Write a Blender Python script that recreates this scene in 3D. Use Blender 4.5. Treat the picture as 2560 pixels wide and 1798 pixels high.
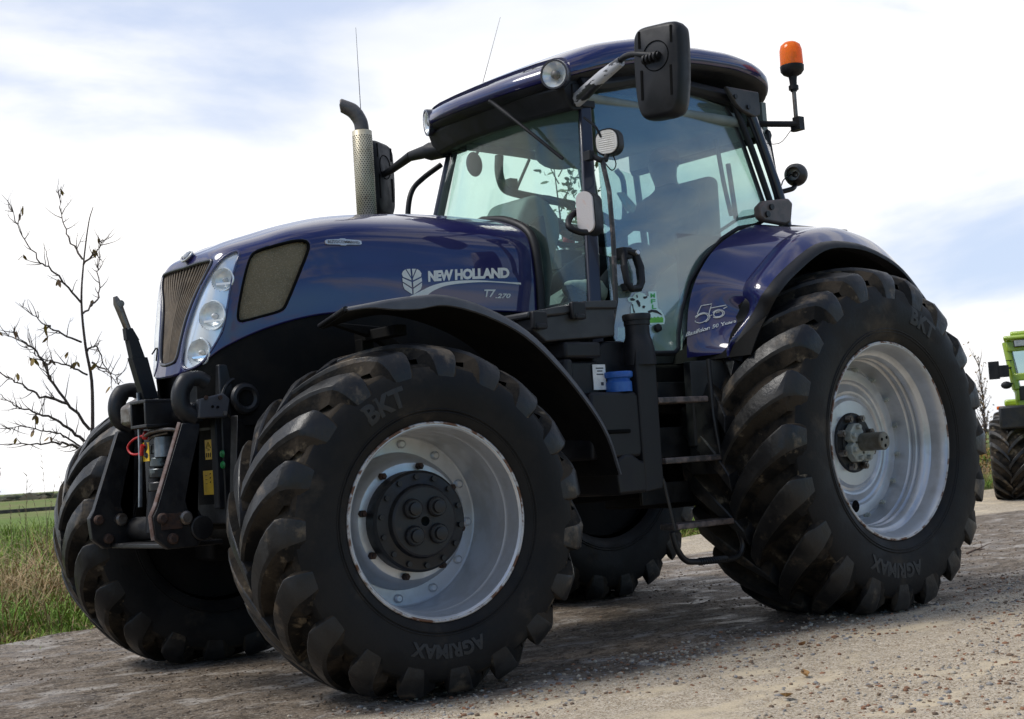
import bpy, bmesh, math, random
from mathutils import Vector, Matrix, noise
R=math.radians; PI=math.pi
random.seed(7)
for o in list(bpy.data.objects): bpy.data.objects.remove(o)
SC=bpy.context.scene
COL=SC.collection
# ------------------------------------------------------------------ camera
cam=bpy.data.cameras.new('camera'); co=bpy.data.objects.new('camera',cam); COL.objects.link(co); SC.camera=co
yaw,pitch,roll=R(-130.4404),R(4.0531),R(-3.7966)
d=Vector((math.cos(pitch)*math.cos(yaw),math.cos(pitch)*math.sin(yaw),math.sin(pitch)))
r0=Vector((math.sin(yaw),-math.cos(yaw),0)); u0=r0.cross(d)
rr=math.cos(roll)*r0+math.sin(roll)*u0; uu=-math.sin(roll)*r0+math.cos(roll)*u0
M=Matrix((rr,uu,-d)).transposed().to_4x4(); M.translation=Vector((6.533,6.008,.942)); co.matrix_world=M
cam.sensor_width=36; cam.lens=3533.4/2560*36; cam.clip_start=.1; cam.clip_end=3000
cam.dof.use_dof=True; cam.dof.focus_distance=6.6; cam.dof.aperture_fstop=9
# ------------------------------------------------------------------ world, sun, exposure
SUNV=Vector((.50,-.30,.80)).normalized()
W=bpy.data.worlds.new('World'); SC.world=W; W.use_nodes=True
nt=W.node_tree; nt.nodes.clear()
def N(t,**k):
    n=nt.nodes.new(t)
    for a,b in k.items(): setattr(n,a,b)
    return n
L=nt.links.new
out=N('ShaderNodeOutputWorld'); bg=N('ShaderNodeBackground'); L(bg.outputs[0],out.inputs[0])
sky=N('ShaderNodeTexSky',sky_type='NISHITA',sun_disc=False)
sky.sun_elevation=math.asin(SUNV.z); sky.sun_rotation=math.atan2(SUNV.x,SUNV.y)
sky.air_density=1.0; sky.dust_density=.6; sky.ozone_density=2.2
tc=N('ShaderNodeTexCoord')
mp=N('ShaderNodeMapping'); mp.inputs['Scale'].default_value=(1.5,1.5,4.6); mp.inputs['Location'].default_value=(.75,.2,.1); mp.inputs['Rotation'].default_value=(0,R(4),0)
L(tc.outputs['Generated'],mp.inputs[0])
nz=N('ShaderNodeTexNoise'); nz.inputs['Scale'].default_value=1.55; nz.inputs['Detail'].default_value=9; nz.inputs['Roughness'].default_value=.52; nz.inputs['Distortion'].default_value=.35
L(mp.outputs[0],nz.inputs['Vector'])
# more open sky on the side away from the bright cloud bank
dt=N('ShaderNodeVectorMath',operation='DOT_PRODUCT'); dt.inputs[1].default_value=(-.62,-.76,.12)
L(tc.outputs['Generated'],dt.inputs[0])
bk=N('ShaderNodeMapRange'); bk.inputs[1].default_value=-1; bk.inputs[2].default_value=1; bk.inputs[3].default_value=-.02; bk.inputs[4].default_value=.055
L(dt.outputs['Value'],bk.inputs[0])
d2=N('ShaderNodeVectorMath',operation='DOT_PRODUCT'); d2.inputs[1].default_value=(-.69,.64,.34); L(tc.outputs['Generated'],d2.inputs[0])
b2=N('ShaderNodeMapRange'); b2.inputs[1].default_value=.55; b2.inputs[2].default_value=1; b2.inputs[3].default_value=0; b2.inputs[4].default_value=-.07; L(d2.outputs['Value'],b2.inputs[0])
ab=N('ShaderNodeMath',operation='ADD'); L(bk.outputs[0],ab.inputs[0]); L(b2.outputs[0],ab.inputs[1])
ad=N('ShaderNodeMath',operation='ADD'); L(nz.outputs['Fac'],ad.inputs[0]); L(ab.outputs[0],ad.inputs[1])
rp=N('ShaderNodeValToRGB'); rp.color_ramp.elements[0].position=.44; rp.color_ramp.elements[1].position=.60
rp.color_ramp.interpolation='EASE'
L(ad.outputs[0],rp.inputs[0])
# cloud brightness: soft variation, brighter towards the bank
n2=N('ShaderNodeTexNoise'); n2.inputs['Scale'].default_value=1.7; n2.inputs['Detail'].default_value=5
L(mp.outputs[0],n2.inputs['Vector'])
cb=N('ShaderNodeMapRange'); cb.inputs[1].default_value=.3; cb.inputs[2].default_value=.7; cb.inputs[3].default_value=.80; cb.inputs[4].default_value=1.16
L(n2.outputs['Fac'],cb.inputs[0])
bb=N('ShaderNodeMapRange'); bb.inputs[1].default_value=-1; bb.inputs[2].default_value=1; bb.inputs[3].default_value=.46; bb.inputs[4].default_value=1.15
L(dt.outputs['Value'],bb.inputs[0])
mb=N('ShaderNodeMath',operation='MULTIPLY'); L(cb.outputs[0],mb.inputs[0]); L(bb.outputs[0],mb.inputs[1])
sc=N('ShaderNodeVectorMath',operation='SCALE'); sc.inputs['Scale'].default_value=.13; tn=N('ShaderNodeVectorMath',operation='MULTIPLY'); tn.inputs[1].default_value=(.58,.90,1.20); L(sky.outputs[0],tn.inputs[0]); L(tn.outputs[0],sc.inputs[0])
cc=N('ShaderNodeVectorMath',operation='SCALE'); ct=N('ShaderNodeMix',data_type='RGBA'); ct.inputs['A'].default_value=(.93,.975,1.06,1); ct.inputs['B'].default_value=(1,.985,.975,1); cf=N('ShaderNodeMapRange'); cf.inputs[1].default_value=.35; cf.inputs[2].default_value=.6; L(n2.outputs['Fac'],cf.inputs[0]); L(cf.outputs[0],ct.inputs['Factor']); L(ct.outputs['Result'],cc.inputs[0]); L(mb.outputs[0],cc.inputs['Scale'])
# thin veil in the open patches of the bright side: pale blue, never deep
vl=N('ShaderNodeMapRange'); vl.inputs[1].default_value=.15; vl.inputs[2].default_value=.8; vl.inputs[3].default_value=0; vl.inputs[4].default_value=.80
L(dt.outputs['Value'],vl.inputs[0])
mv=N('ShaderNodeMix',data_type='RGBA'); L(vl.outputs[0],mv.inputs['Factor']); L(sc.outputs[0],mv.inputs['A']); mv.inputs['B'].default_value=(.74,.82,1.0,1)
mx=N('ShaderNodeMix',data_type='RGBA'); L(rp.outputs[0],mx.inputs['Factor']); L(mv.outputs['Result'],mx.inputs['A']); L(cc.outputs[0],mx.inputs['B'])
L(mx.outputs['Result'],bg.inputs['Color']); bg.inputs['Strength'].default_value=1.0
sun=bpy.data.lights.new('sun','SUN'); sun.energy=2.8; sun.angle=R(24); sun.color=(1,.95,.88)
so=bpy.data.objects.new('sun',sun); COL.objects.link(so); so.rotation_euler=SUNV.to_track_quat('Z','Y').to_euler(); so.location=(0,0,20)
SC.view_settings.view_transform='Standard'; SC.view_settings.look='None'; SC.view_settings.exposure=0.0; SC.view_settings.gamma=1
# ------------------------------------------------------------------ materials
def mat(name,col,col2=None,scale=6,rough=.5,rough2=None,metal=0,coat=0,bump=0,bscale=60,lo=.4,hi=.62,col3=None,lo3=.58,hi3=.7,scale3=25,spec=.5,stretch=None,coat_rough=.03):
    m=bpy.data.materials.new(name); m.use_nodes=True; t=m.node_tree; b=t.nodes['Principled BSDF']; l=t.links.new
    b.inputs['Base Color'].default_value=(*col,1); b.inputs['Roughness'].default_value=rough; b.inputs['Metallic'].default_value=metal
    b.inputs['Coat Weight'].default_value=coat; b.inputs['Coat Roughness'].default_value=coat_rough; b.inputs['Specular IOR Level'].default_value=spec
    tcn=t.nodes.new('ShaderNodeTexCoord'); vec=tcn.outputs['Object']
    if stretch:
        mpn=t.nodes.new('ShaderNodeMapping'); mpn.inputs['Scale'].default_value=stretch; l(vec,mpn.inputs[0]); vec=mpn.outputs[0]
    def nz(s,det=8):
        n=t.nodes.new('ShaderNodeTexNoise'); n.inputs['Scale'].default_value=s; n.inputs['Detail'].default_value=det; n.inputs['Roughness'].default_value=.62; l(vec,n.inputs['Vector']); return n.outputs['Fac']
    def ramp(f,a,c):
        n=t.nodes.new('ShaderNodeMapRange'); n.inputs[1].default_value=a; n.inputs[2].default_value=c; n.interpolation_type='SMOOTHSTEP'; l(f,n.inputs[0]); return n.outputs[0]
    last=None
    if col2 is not None:
        f=ramp(nz(scale),lo,hi)
        x=t.nodes.new('ShaderNodeMix'); x.data_type='RGBA'; x.inputs['A'].default_value=(*col,1); x.inputs['B'].default_value=(*col2,1); l(f,x.inputs['Factor']); last=x.outputs['Result']
        if rough2 is not None:
            y=t.nodes.new('ShaderNodeMapRange'); y.inputs[3].default_value=rough; y.inputs[4].default_value=rough2; l(f,y.inputs[0]); l(y.outputs[0],b.inputs['Roughness'])
    if col3 is not None:
        f=ramp(nz(scale3),lo3,hi3)
        x=t.nodes.new('ShaderNodeMix'); x.data_type='RGBA'; x.inputs['A'].default_value=(*col,1); x.inputs['B'].default_value=(*col3,1); l(f,x.inputs['Factor'])
        if last: l(last,x.inputs['A'])
        last=x.outputs['Result']
    if last: l(last,b.inputs['Base Color'])
    if bump:
        bn=t.nodes.new('ShaderNodeBump'); bn.inputs['Strength'].default_value=bump; bn.inputs['Distance'].default_value=.01; l(nz(bscale,6),bn.inputs['Height']); l(bn.outputs[0],b.inputs['Normal'])
    return m
def glass(name,tint,ior=1.5,haze=.0,hazecol=(.5,.6,.58),rough=0.0):
    m=bpy.data.materials.new(name); m.use_nodes=True; t=m.node_tree; t.nodes.clear(); l=t.links.new
    o=t.nodes.new('ShaderNodeOutputMaterial'); tr=t.nodes.new('ShaderNodeBsdfTransparent'); tr.inputs[0].default_value=(*tint,1)
    gl=t.nodes.new('ShaderNodeBsdfGlossy'); gl.inputs['Roughness'].default_value=rough
    # Schlick reflectance from either side of the pane
    ge=t.nodes.new('ShaderNodeNewGeometry'); dp=t.nodes.new('ShaderNodeVectorMath'); dp.operation='DOT_PRODUCT'; l(ge.outputs['Incoming'],dp.inputs[0]); l(ge.outputs['Normal'],dp.inputs[1])
    def mt(op,a,b):
        n=t.nodes.new('ShaderNodeMath'); n.operation=op
        for i,q in enumerate((a,b)):
            if isinstance(q,(int,float)): n.inputs[i].default_value=q
            elif q is not None: l(q,n.inputs[i])
        return n.outputs[0]
    f0=((ior-1)/(ior+1))**2; c=mt('SUBTRACT',1.0,mt('ABSOLUTE',dp.outputs['Value'],None)); frv=mt('ADD',mt('MULTIPLY',mt('POWER',c,5.0),1-f0),f0)
    df=t.nodes.new('ShaderNodeBsdfDiffuse'); df.inputs[0].default_value=(*hazecol,1)
    m1=t.nodes.new('ShaderNodeMixShader'); m2=t.nodes.new('ShaderNodeMixShader')
    if haze>0:
        tn=t.nodes.new('ShaderNodeTexCoord'); nn=t.nodes.new('ShaderNodeTexNoise'); nn.inputs['Scale'].default_value=3; nn.inputs['Detail'].default_value=7; l(tn.outputs['Object'],nn.inputs['Vector'])
        mr=t.nodes.new('ShaderNodeMapRange'); mr.inputs[1].default_value=.3; mr.inputs[2].default_value=.75; mr.inputs[3].default_value=haze*.4; mr.inputs[4].default_value=haze*1.6; l(nn.outputs['Fac'],mr.inputs[0]); l(mr.outputs[0],m1.inputs[0])
    else: m1.inputs[0].default_value=0
    l(tr.outputs[0],m1.inputs[1]); l(df.outputs[0],m1.inputs[2])
    l(frv,m2.inputs[0]); l(m1.outputs[0],m2.inputs[1]); l(gl.outputs[0],m2.inputs[2]); l(m2.outputs[0],o.inputs[0]); return m
MT={}
MT['paint']=mat('navy_paint',(.0085,.0075,.074),(.010,.009,.084),scale=3,rough=.40,coat=1,coat_rough=.015,spec=.3)
MT['paint'].node_tree.nodes['Principled BSDF'].inputs['Coat IOR'].default_value=1.62
MT['paint_dark']=mat('navy_trim',(.010,.011,.022),rough=.4,coat=.5)
MT['black']=mat('black_plastic',(.008,.008,.0095),(.014,.014,.016),scale=9,rough=.44,rough2=.6,bump=.06,bscale=300,spec=.3)
MT['blackmetal']=mat('black_metal',(.006,.006,.0075),(.011,.0105,.0105),scale=12,rough=.42,rough2=.6,col3=(.055,.035,.024),lo3=.62,hi3=.78,scale3=14,bump=.08)
MT['under']=mat('grime_and_shade',(.0035,.0035,.0035),(.008,.0068,.0055),scale=6,rough=.8,bump=.2,spec=.2)  # grime tone, also used as painted shade inside wheels and under front fenders
MT['boxplastic']=mat('charcoal_plastic',(.018,.018,.020),(.028,.028,.030),scale=10,rough=.5,bump=.05,bscale=250)
MT['fender']=mat('grey_plastic',(.055,.055,.061),(.072,.072,.077),scale=10,rough=.42,bump=.03,bscale=250)
MT['tyre']=mat('tyre_rubber',(.0085,.0085,.009),(.016,.015,.014),scale=6,rough=.5,rough2=.68,col3=(.052,.042,.031),lo3=.55,hi3=.74,scale3=3.1,bump=.12,bscale=50,spec=.16)
MT['lug']=mat('worn_lug_rubber',(.0105,.0105,.011),(.020,.019,.018),scale=9,rough=.34,rough2=.55,col3=(.105,.080,.054),lo3=.55,hi3=.68,scale3=6,bump=.3,bscale=26,spec=.36)
MT['mud']=mat('muddy_tread_base',(.007,.0065,.006),(.035,.027,.019),scale=5,rough=.75,col3=(.14,.11,.074),lo3=.57,hi3=.70,scale3=8,bump=.5,bscale=26,spec=.15,lo=.42,hi=.58)
MT['rimedge']=mat('chipped_rim_edge',(.50,.50,.50),(.42,.41,.40),scale=12,rough=.45,metal=.2,col3=(.13,.060,.032),lo3=.47,hi3=.58,scale3=13)
MT['bowl']=mat('lamp_bowl_silver',(.90,.92,.92),(.78,.80,.80),scale=30,rough=.26,metal=.45,bump=.25,bscale=45)
MT['silver']=mat('silver_rim_paint',(.56,.58,.61),(.48,.49,.50),scale=7,rough=.32,rough2=.42,metal=.55,col3=(.12,.055,.03),lo3=.70,hi3=.78,scale3=30,bump=.03)
MT['silver2']=mat('white_rim_paint',(.54,.555,.575),(.45,.455,.46),scale=6,rough=.30,metal=.45,col3=(.16,.10,.06),lo3=.72,hi3=.82,scale3=20)
MT['rust']=mat('rusty_bolt',(.028,.016,.012),(.06,.028,.016),scale=40,rough=.8,bump=.3)
MT['steel']=mat('worn_steel',(.22,.20,.18),(.10,.075,.055),scale=14,rough=.42,metal=.7,bump=.06)
MT['axle']=mat('dirty_axle_steel',(.17,.165,.14),(.10,.085,.06),scale=9,rough=.5,metal=.45,bump=.1)
MT['castwhite']=mat('grey_green_casting',(.36,.38,.34),(.26,.27,.24),scale=12,rough=.5)
MT['chrome']=mat('reflector_chrome',(.86,.88,.90),rough=.12,metal=1)
MT['lampwhite']=mat('lamp_housing_white',(.88,.90,.91),(.80,.82,.84),scale=9,rough=.22,metal=.5)
MT['frost']=mat('lamp_lens_ribbed',(.72,.68,.64),(.62,.59,.54),scale=14,rough=.25,bump=.2,bscale=60)
MT['mesh']=mat('dusty_grille_mesh',(.26,.21,.125),(.18,.145,.085),scale=5,rough=.8,col3=(.36,.30,.20),lo3=.5,hi3=.66,scale3=160,bump=1.0,bscale=210,lo=.35,hi=.7)
MT['fin']=mat('dusty_fins',(.17,.13,.09),(.11,.085,.06),scale=9,rough=.7,col3=(.2,.17,.13),lo3=.6,hi3=.7,scale3=20)
MT['badge']=mat('silver_badge',(.62,.62,.60),(.5,.5,.48),scale=20,rough=.3,metal=.6)
MT['decal']=mat('silver_decal',(.80,.77,.69),(.72,.69,.62),scale=14,rough=.45)
MT['decalwhite']=mat('white_decal',(.78,.78,.76),(.66,.66,.64),scale=30,rough=.5)
MT['yellow']=mat('yellow_decal',(.72,.46,.02),(.55,.35,.02),scale=20,rough=.5)
MT['blackink']=mat('black_print',(.015,.015,.015),rough=.6)
MT['green']=mat('green_print',(.06,.42,.10),rough=.5)
MT['grassgreen']=mat('grass_print',(.16,.50,.06),(.10,.40,.05),scale=60,rough=.5)
MT['aqua']=mat('pale_aqua_backing',(.60,.80,.74),rough=.5)
MT['bluecap']=mat('blue_cap_plastic',(.015,.09,.36),(.03,.12,.38),scale=20,rough=.45)
MT['red']=mat('red_hose',(.45,.012,.012),rough=.4)
MT['greencap']=mat('green_cap',(.01,.16,.04),rough=.3)
def translucent(name,col,mixf=.6):
    m=mat(name,col,rough=.15,coat=.5); t=m.node_tree; b=t.nodes['Principled BSDF']; o=t.nodes['Material Output']; tr=t.nodes.new('ShaderNodeBsdfTranslucent'); tr.inputs[0].default_value=(*col,1); tp=t.nodes.new('ShaderNodeBsdfTransparent'); tp.inputs[0].default_value=(*col,1)
    a=t.nodes.new('ShaderNodeMixShader'); a.inputs[0].default_value=.45; t.links.new(tr.outputs[0],a.inputs[1]); t.links.new(tp.outputs[0],a.inputs[2])
    x=t.nodes.new('ShaderNodeMixShader'); x.inputs[0].default_value=mixf; t.links.new(b.outputs[0],x.inputs[1]); t.links.new(a.outputs[0],x.inputs[2]); t.links.new(x.outputs[0],o.inputs[0]); return m
MT['amber']=translucent('amber_lens',(1.0,.30,.02))
MT['perf']=mat('heat_shield_steel',(.60,.54,.40),(.50,.44,.31),scale=12,rough=.45,metal=.3,col3=(.15,.085,.04),lo3=.62,hi3=.75,scale3=9)
MT['pipe']=mat('exhaust_pipe',(.10,.092,.090),(.15,.135,.125),scale=9,rough=.5,metal=.5,bump=.1)
MT['hole']=mat('dark_hole',(.004,.004,.004),rough=.9,spec=.1)
MT['glass']=glass('cab_glass',(.875,.965,.935),1.52,.03)
MT['doorglass']=glass('door_glass',(.80,.93,.89),2.6,.16,(.50,.60,.57))
MT['lens']=glass('clear_lens',(.97,.985,.985),1.62)
MT['interior']=mat('cab_interior_grey',(.20,.235,.225),(.16,.19,.185),scale=6,rough=.65)
MT['interiordark']=mat('cab_interior_dark',(.035,.04,.04),(.05,.055,.055),scale=8,rough=.7)
MT['mirrorglass']=mat('mirror_glass',(.85,.87,.88),rough=.02,metal=1)
# ------------------------------------------------------------------ mesh helpers
def bm_(): return bmesh.new()
def V(*a): return Vector(a)
def obj(name,bm,m,parent=None,bevel=0,angle=38,seg=2,mirror=False,recalc=True):
    if recalc: bmesh.ops.recalc_face_normals(bm,faces=bm.faces)
    me=bpy.data.meshes.new(name); bm.to_mesh(me); bm.free()
    for p in me.polygons: p.use_smooth=True
    me.set_sharp_from_angle(angle=R(angle))
    o=bpy.data.objects.new(name,me); COL.objects.link(o)
    for k in (m if isinstance(m,(list,tuple)) else [m]): me.materials.append(MT[k] if isinstance(k,str) else k)
    if parent: o.parent=parent
    if bevel:
        b=o.modifiers.new('bevel','BEVEL'); b.width=bevel; b.segments=seg; b.limit_method='ANGLE'; b.angle_limit=R(35)
    return o
def empty(name,loc=(0,0,0),rz=0,parent=None):
    o=bpy.data.objects.new(name,None); o.empty_display_size=.2; COL.objects.link(o); o.location=loc; o.rotation_euler=(0,0,rz)
    if parent: o.parent=parent
    return o
def tag(o,label=None,cat=None,group=None,kind=None):
    if label: o['label']=label
    if cat: o['category']=cat
    if group: o['group']=group
    if kind: o['kind']=kind
    return o
def face(bm,vs):
    try: return bm.faces.new(vs)
    except ValueError: return None
def box(bm,c,s,rot=None,taper=None):
    c=Vector(c); vs=[]
    for k,(x,y,z) in enumerate([(-1,-1,-1),(1,-1,-1),(1,1,-1),(-1,1,-1),(-1,-1,1),(1,-1,1),(1,1,1),(-1,1,1)]):
        p=Vector((x*s[0]/2,y*s[1]/2,z*s[2]/2))
        if taper and z>0: p.x*=taper[0]; p.y*=taper[1]
        if rot is not None: p=rot@p
        vs.append(bm.verts.new(c+p))
    for f in ((3,2,1,0),(4,5,6,7),(0,1,5,4),(1,2,6,5),(2,3,7,6),(3,0,4,7)): face(bm,[vs[i] for i in f])
def tube(bm,pts,r,n=10,caps=True,closed=False,flat=1.0):
    pts=[Vector(p) for p in pts]; rs=r if isinstance(r,(list,tuple)) else [r]*len(pts)
    rings=[]; up=None; m=len(pts)
    for i,p in enumerate(pts):
        a=pts[(i-1)%m] if (i>0 or closed) else p; b=pts[(i+1)%m] if (i<m-1 or closed) else p
        t=(b-a).normalized()
        if up is None: up=t.orthogonal().normalized() if abs(t.z)>.9 else Vector((0,0,1))
        s=t.cross(up).normalized(); up=s.cross(t).normalized()
        rings.append([bm.verts.new(p+(s*math.cos(2*PI*k/n)*flat+up*math.sin(2*PI*k/n))*rs[i]) for k in range(n)])
    for i in range(m if closed else m-1):
        A,B=rings[i],rings[(i+1)%m]
        for k in range(n): face(bm,[A[k],A[(k+1)%n],B[(k+1)%n],B[k]])
    if caps and not closed: face(bm,rings[0][::-1]); face(bm,rings[-1])
def spline(pts,n=8):
    pts=[tuple(p) for p in pts]; o=[]
    for i in range((len(pts)-1)*n+1): o.append(Vector(_spl(pts,i/((len(pts)-1)*n))))
    return o
def cyl(bm,p0,p1,r,r1=None,n=20): tube(bm,[p0,p1],[r,r if r1 is None else r1],n)
def lathe(bm,prof,n=48,M=Matrix(),caps=False,a0=0,a1=2*PI):
    # prof: (radius, height along local +y); full turn unless a0/a1 given
    full=abs(a1-a0-2*PI)<1e-6; m=n if full else n+1; rings=[]
    for r,h in prof:
        rings.append([bm.verts.new(M@Vector((r*math.cos(a0+(a1-a0)*k/n),h,r*math.sin(a0+(a1-a0)*k/n)))) for k in range(m)])
    for A,B in zip(rings,rings[1:]):
        for k in range(n): face(bm,[A[k],A[(k+1)%m],B[(k+1)%m],B[k]])
    if caps:
        face(bm,rings[0]); face(bm,rings[-1])
def prism(bm,poly,d0,d1):
    # poly: 3-D points of one outline, extruded by the vectors d0 and d1
    d0=Vector(d0); d1=Vector(d1)
    A=[bm.verts.new(Vector(p)+d0) for p in poly]; B=[bm.verts.new(Vector(p)+d1) for p in poly]; n=len(poly)
    f1=face(bm,A[::-1]); f2=face(bm,B)
    for k in range(n): face(bm,[A[k],A[(k+1)%n],B[(k+1)%n],B[k]])
    bmesh.ops.triangulate(bm,faces=[f for f in (f1,f2) if f],ngon_method='EAR_CLIP')
def sheet(bm,G,th,flip=False,close=False):
    # G: grid of points -> closed shell of thickness th
    n,m=len(G),len(G[0]); P=[[Vector(p) for p in r] for r in G]
    def nrm(i,j):
        a=P[min(i+1,n-1)][j]-P[max(i-1,0)][j]; b=P[i][min(j+1,m-1)]-P[i][max(j-1,0)]
        v=a.cross(b); return v.normalized()*(-1 if flip else 1) if v.length>1e-9 else Vector((0,0,1))
    A=[[bm.verts.new(P[i][j]) for j in range(m)] for i in range(n)]
    B=[[bm.verts.new(P[i][j]-nrm(i,j)*th) for j in range(m)] for i in range(n)]
    for i in range(n-1):
        for j in range(m-1):
            face(bm,[A[i][j],A[i+1][j],A[i+1][j+1],A[i][j+1]]); face(bm,[B[i][j],B[i][j+1],B[i+1][j+1],B[i+1][j]])
    for i in range(n-1):
        face(bm,[A[i][0],B[i][0],B[i+1][0],A[i+1][0]]); face(bm,[A[i][m-1],A[i+1][m-1],B[i+1][m-1],B[i][m-1]])
    for j in range(m-1):
        face(bm,[A[0][j],A[0][j+1],B[0][j+1],B[0][j]]); face(bm,[A[n-1][j],B[n-1][j],B[n-1][j+1],A[n-1][j+1]])
def rrect(w,h,r,n=5):
    o=[]
    for cx,cy,a in ((w/2-r,h/2-r,0),(-w/2+r,h/2-r,90),(-w/2+r,-h/2+r,180),(w/2-r,-h/2+r,270)):
        for k in range(n+1): o.append((cx+r*math.cos(R(a+90*k/n)),cy+r*math.sin(R(a+90*k/n))))
    return o
def frame_from(x,z):
    x=Vector(x).normalized(); z=Vector(z).normalized(); y=z.cross(x).normalized(); x=y.cross(z); return Matrix((x,y,z)).transposed()
def ball(bm,c,r,s=(1,1,1),sub=2,rot=None):
    g=bmesh.ops.create_icosphere(bm,subdivisions=sub,radius=r)
    for v in g['verts']:
        p=Vector((v.co.x*s[0],v.co.y*s[1],v.co.z*s[2])); v.co=(rot@p if rot is not None else p)+Vector(c)
def text2d(body,size=1,bold=0,shear=0,spacing=1.0,res=3):
    cu=bpy.data.curves.new('txt','FONT'); cu.body=body; cu.size=size; cu.offset=bold; cu.shear=shear; cu.space_character=spacing; cu.resolution_u=res; cu.fill_mode='FRONT'
    o=bpy.data.objects.new('txt',cu); COL.objects.link(o); bpy.context.view_layer.update()
    me=bpy.data.meshes.new_from_object(o.evaluated_get(bpy.context.evaluated_depsgraph_get()))
    vs=[(v.co.x,v.co.y) for v in me.vertices]; fs=[tuple(p.vertices) for p in me.polygons]
    bpy.data.objects.remove(o); bpy.data.curves.remove(cu); bpy.data.meshes.remove(me)
    x0=min(v[0] for v in vs); x1=max(v[0] for v in vs); y0=min(v[1] for v in vs); y1=max(v[1] for v in vs)
    return [((x-x0)/(x1-x0),(y-y0)/(y1-y0)) for x,y in vs],fs,(x1-x0)/(y1-y0)
def put_text(bm,T,fn,fine=.05):
    t=bmesh.new(); vs=[t.verts.new((x,y,0)) for x,y in T[0]]
    for f in T[1]:
        try: t.faces.new([vs[i] for i in f])
        except ValueError: pass
    # cut the letters into strips so they can follow a curved surface
    k=fine
    while k<1:
        bmesh.ops.bisect_plane(t,geom=t.verts[:]+t.edges[:]+t.faces[:],plane_co=(k,0,0),plane_no=(1,0,0)); k+=fine
    mp={v:bm.verts.new(fn(v.co.x,v.co.y)) for v in t.verts}
    for f in t.faces: face(bm,[mp[v] for v in f.verts])
    t.free()
def inpoly(x,y,P):
    c=False; j=len(P)-1
    for i in range(len(P)):
        if (P[i][1]>y)!=(P[j][1]>y) and x<(P[j][0]-P[i][0])*(y-P[i][1])/(P[j][1]-P[i][1])+P[i][0]: c=not c
        j=i
    return c
def smooth_poly(P,n=6):
    m=len(P); o=[]
    for i in range(m):
        for k in range(n):
            o.append(_cr(P[(i-1)%m],P[i],P[(i+1)%m],P[(i+2)%m],k/n))
    return o
# ---- hood surface (left half, u along the hood from nose to rear, v from lower edge to crown)
HST = [  # lower edge, shoulder, crown
 ((3.525,0,1.425),(3.395,0,1.945),(3.345,0,2.015)),
 ((3.517,.075,1.427),(3.39,.14,1.95),(3.32,0,2.025)),
 ((3.505,.145,1.437),(3.382,.238,1.952),(3.27,0,2.045)),
 ((3.462,.225,1.466),(3.335,.30,1.965),(3.20,0,2.075)),
 ((3.38,.305,1.535),(3.215,.350,2.0),(3.08,0,2.115)),
 ((3.2,.385,1.615),(3.03,.380,2.06),(2.9,0,2.17)),
 ((2.95,.435,1.675),(2.77,.400,2.105),(2.66,0,2.225)),
 ((2.6,.470,1.70),(2.44,.408,2.125),(2.33,0,2.262)),
 ((2.2,.490,1.705),(2.05,.412,2.13),(1.98,0,2.28)),
 ((1.64,.495,1.70),(1.60,.410,2.125),(1.58,0,2.275))]
def _cr(p0,p1,p2,p3,t):
    return tuple(.5*(2*b+(c-a)*t+(2*a-5*b+4*c-d)*t*t+(3*b-a-3*c+d)*t**3) for a,b,c,d in zip(p0,p1,p2,p3))
def _spl(P,t):
    n=len(P)-1; s=min(max(t,0),1)*n; i=min(int(s),n-1); f=s-i
    g=lambda k:P[k] if 0<=k<=n else tuple(2*a-b for a,b in zip(P[0 if k<0 else n],P[1 if k<0 else n-1]))
    return _cr(g(i-1),g(i),g(i+1),g(i+2),f)
def hood(u,v):
    B=_spl([s[0] for s in HST],u); S=_spl([s[1] for s in HST],u); T=_spl([s[2] for s in HST],u)
    nx=max(0,1-u*3.2); ny=min(1,u*5)
    M=(.5*(B[0]+S[0])+.018*nx,.5*(B[1]+S[1])+.022*ny,.5*(B[2]+S[2]))
    Q=(.45*S[0]+.55*T[0],.52*S[1],.30*S[2]+.70*T[2]+.004)
    return _spl([B,M,S,Q,T],v)
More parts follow.
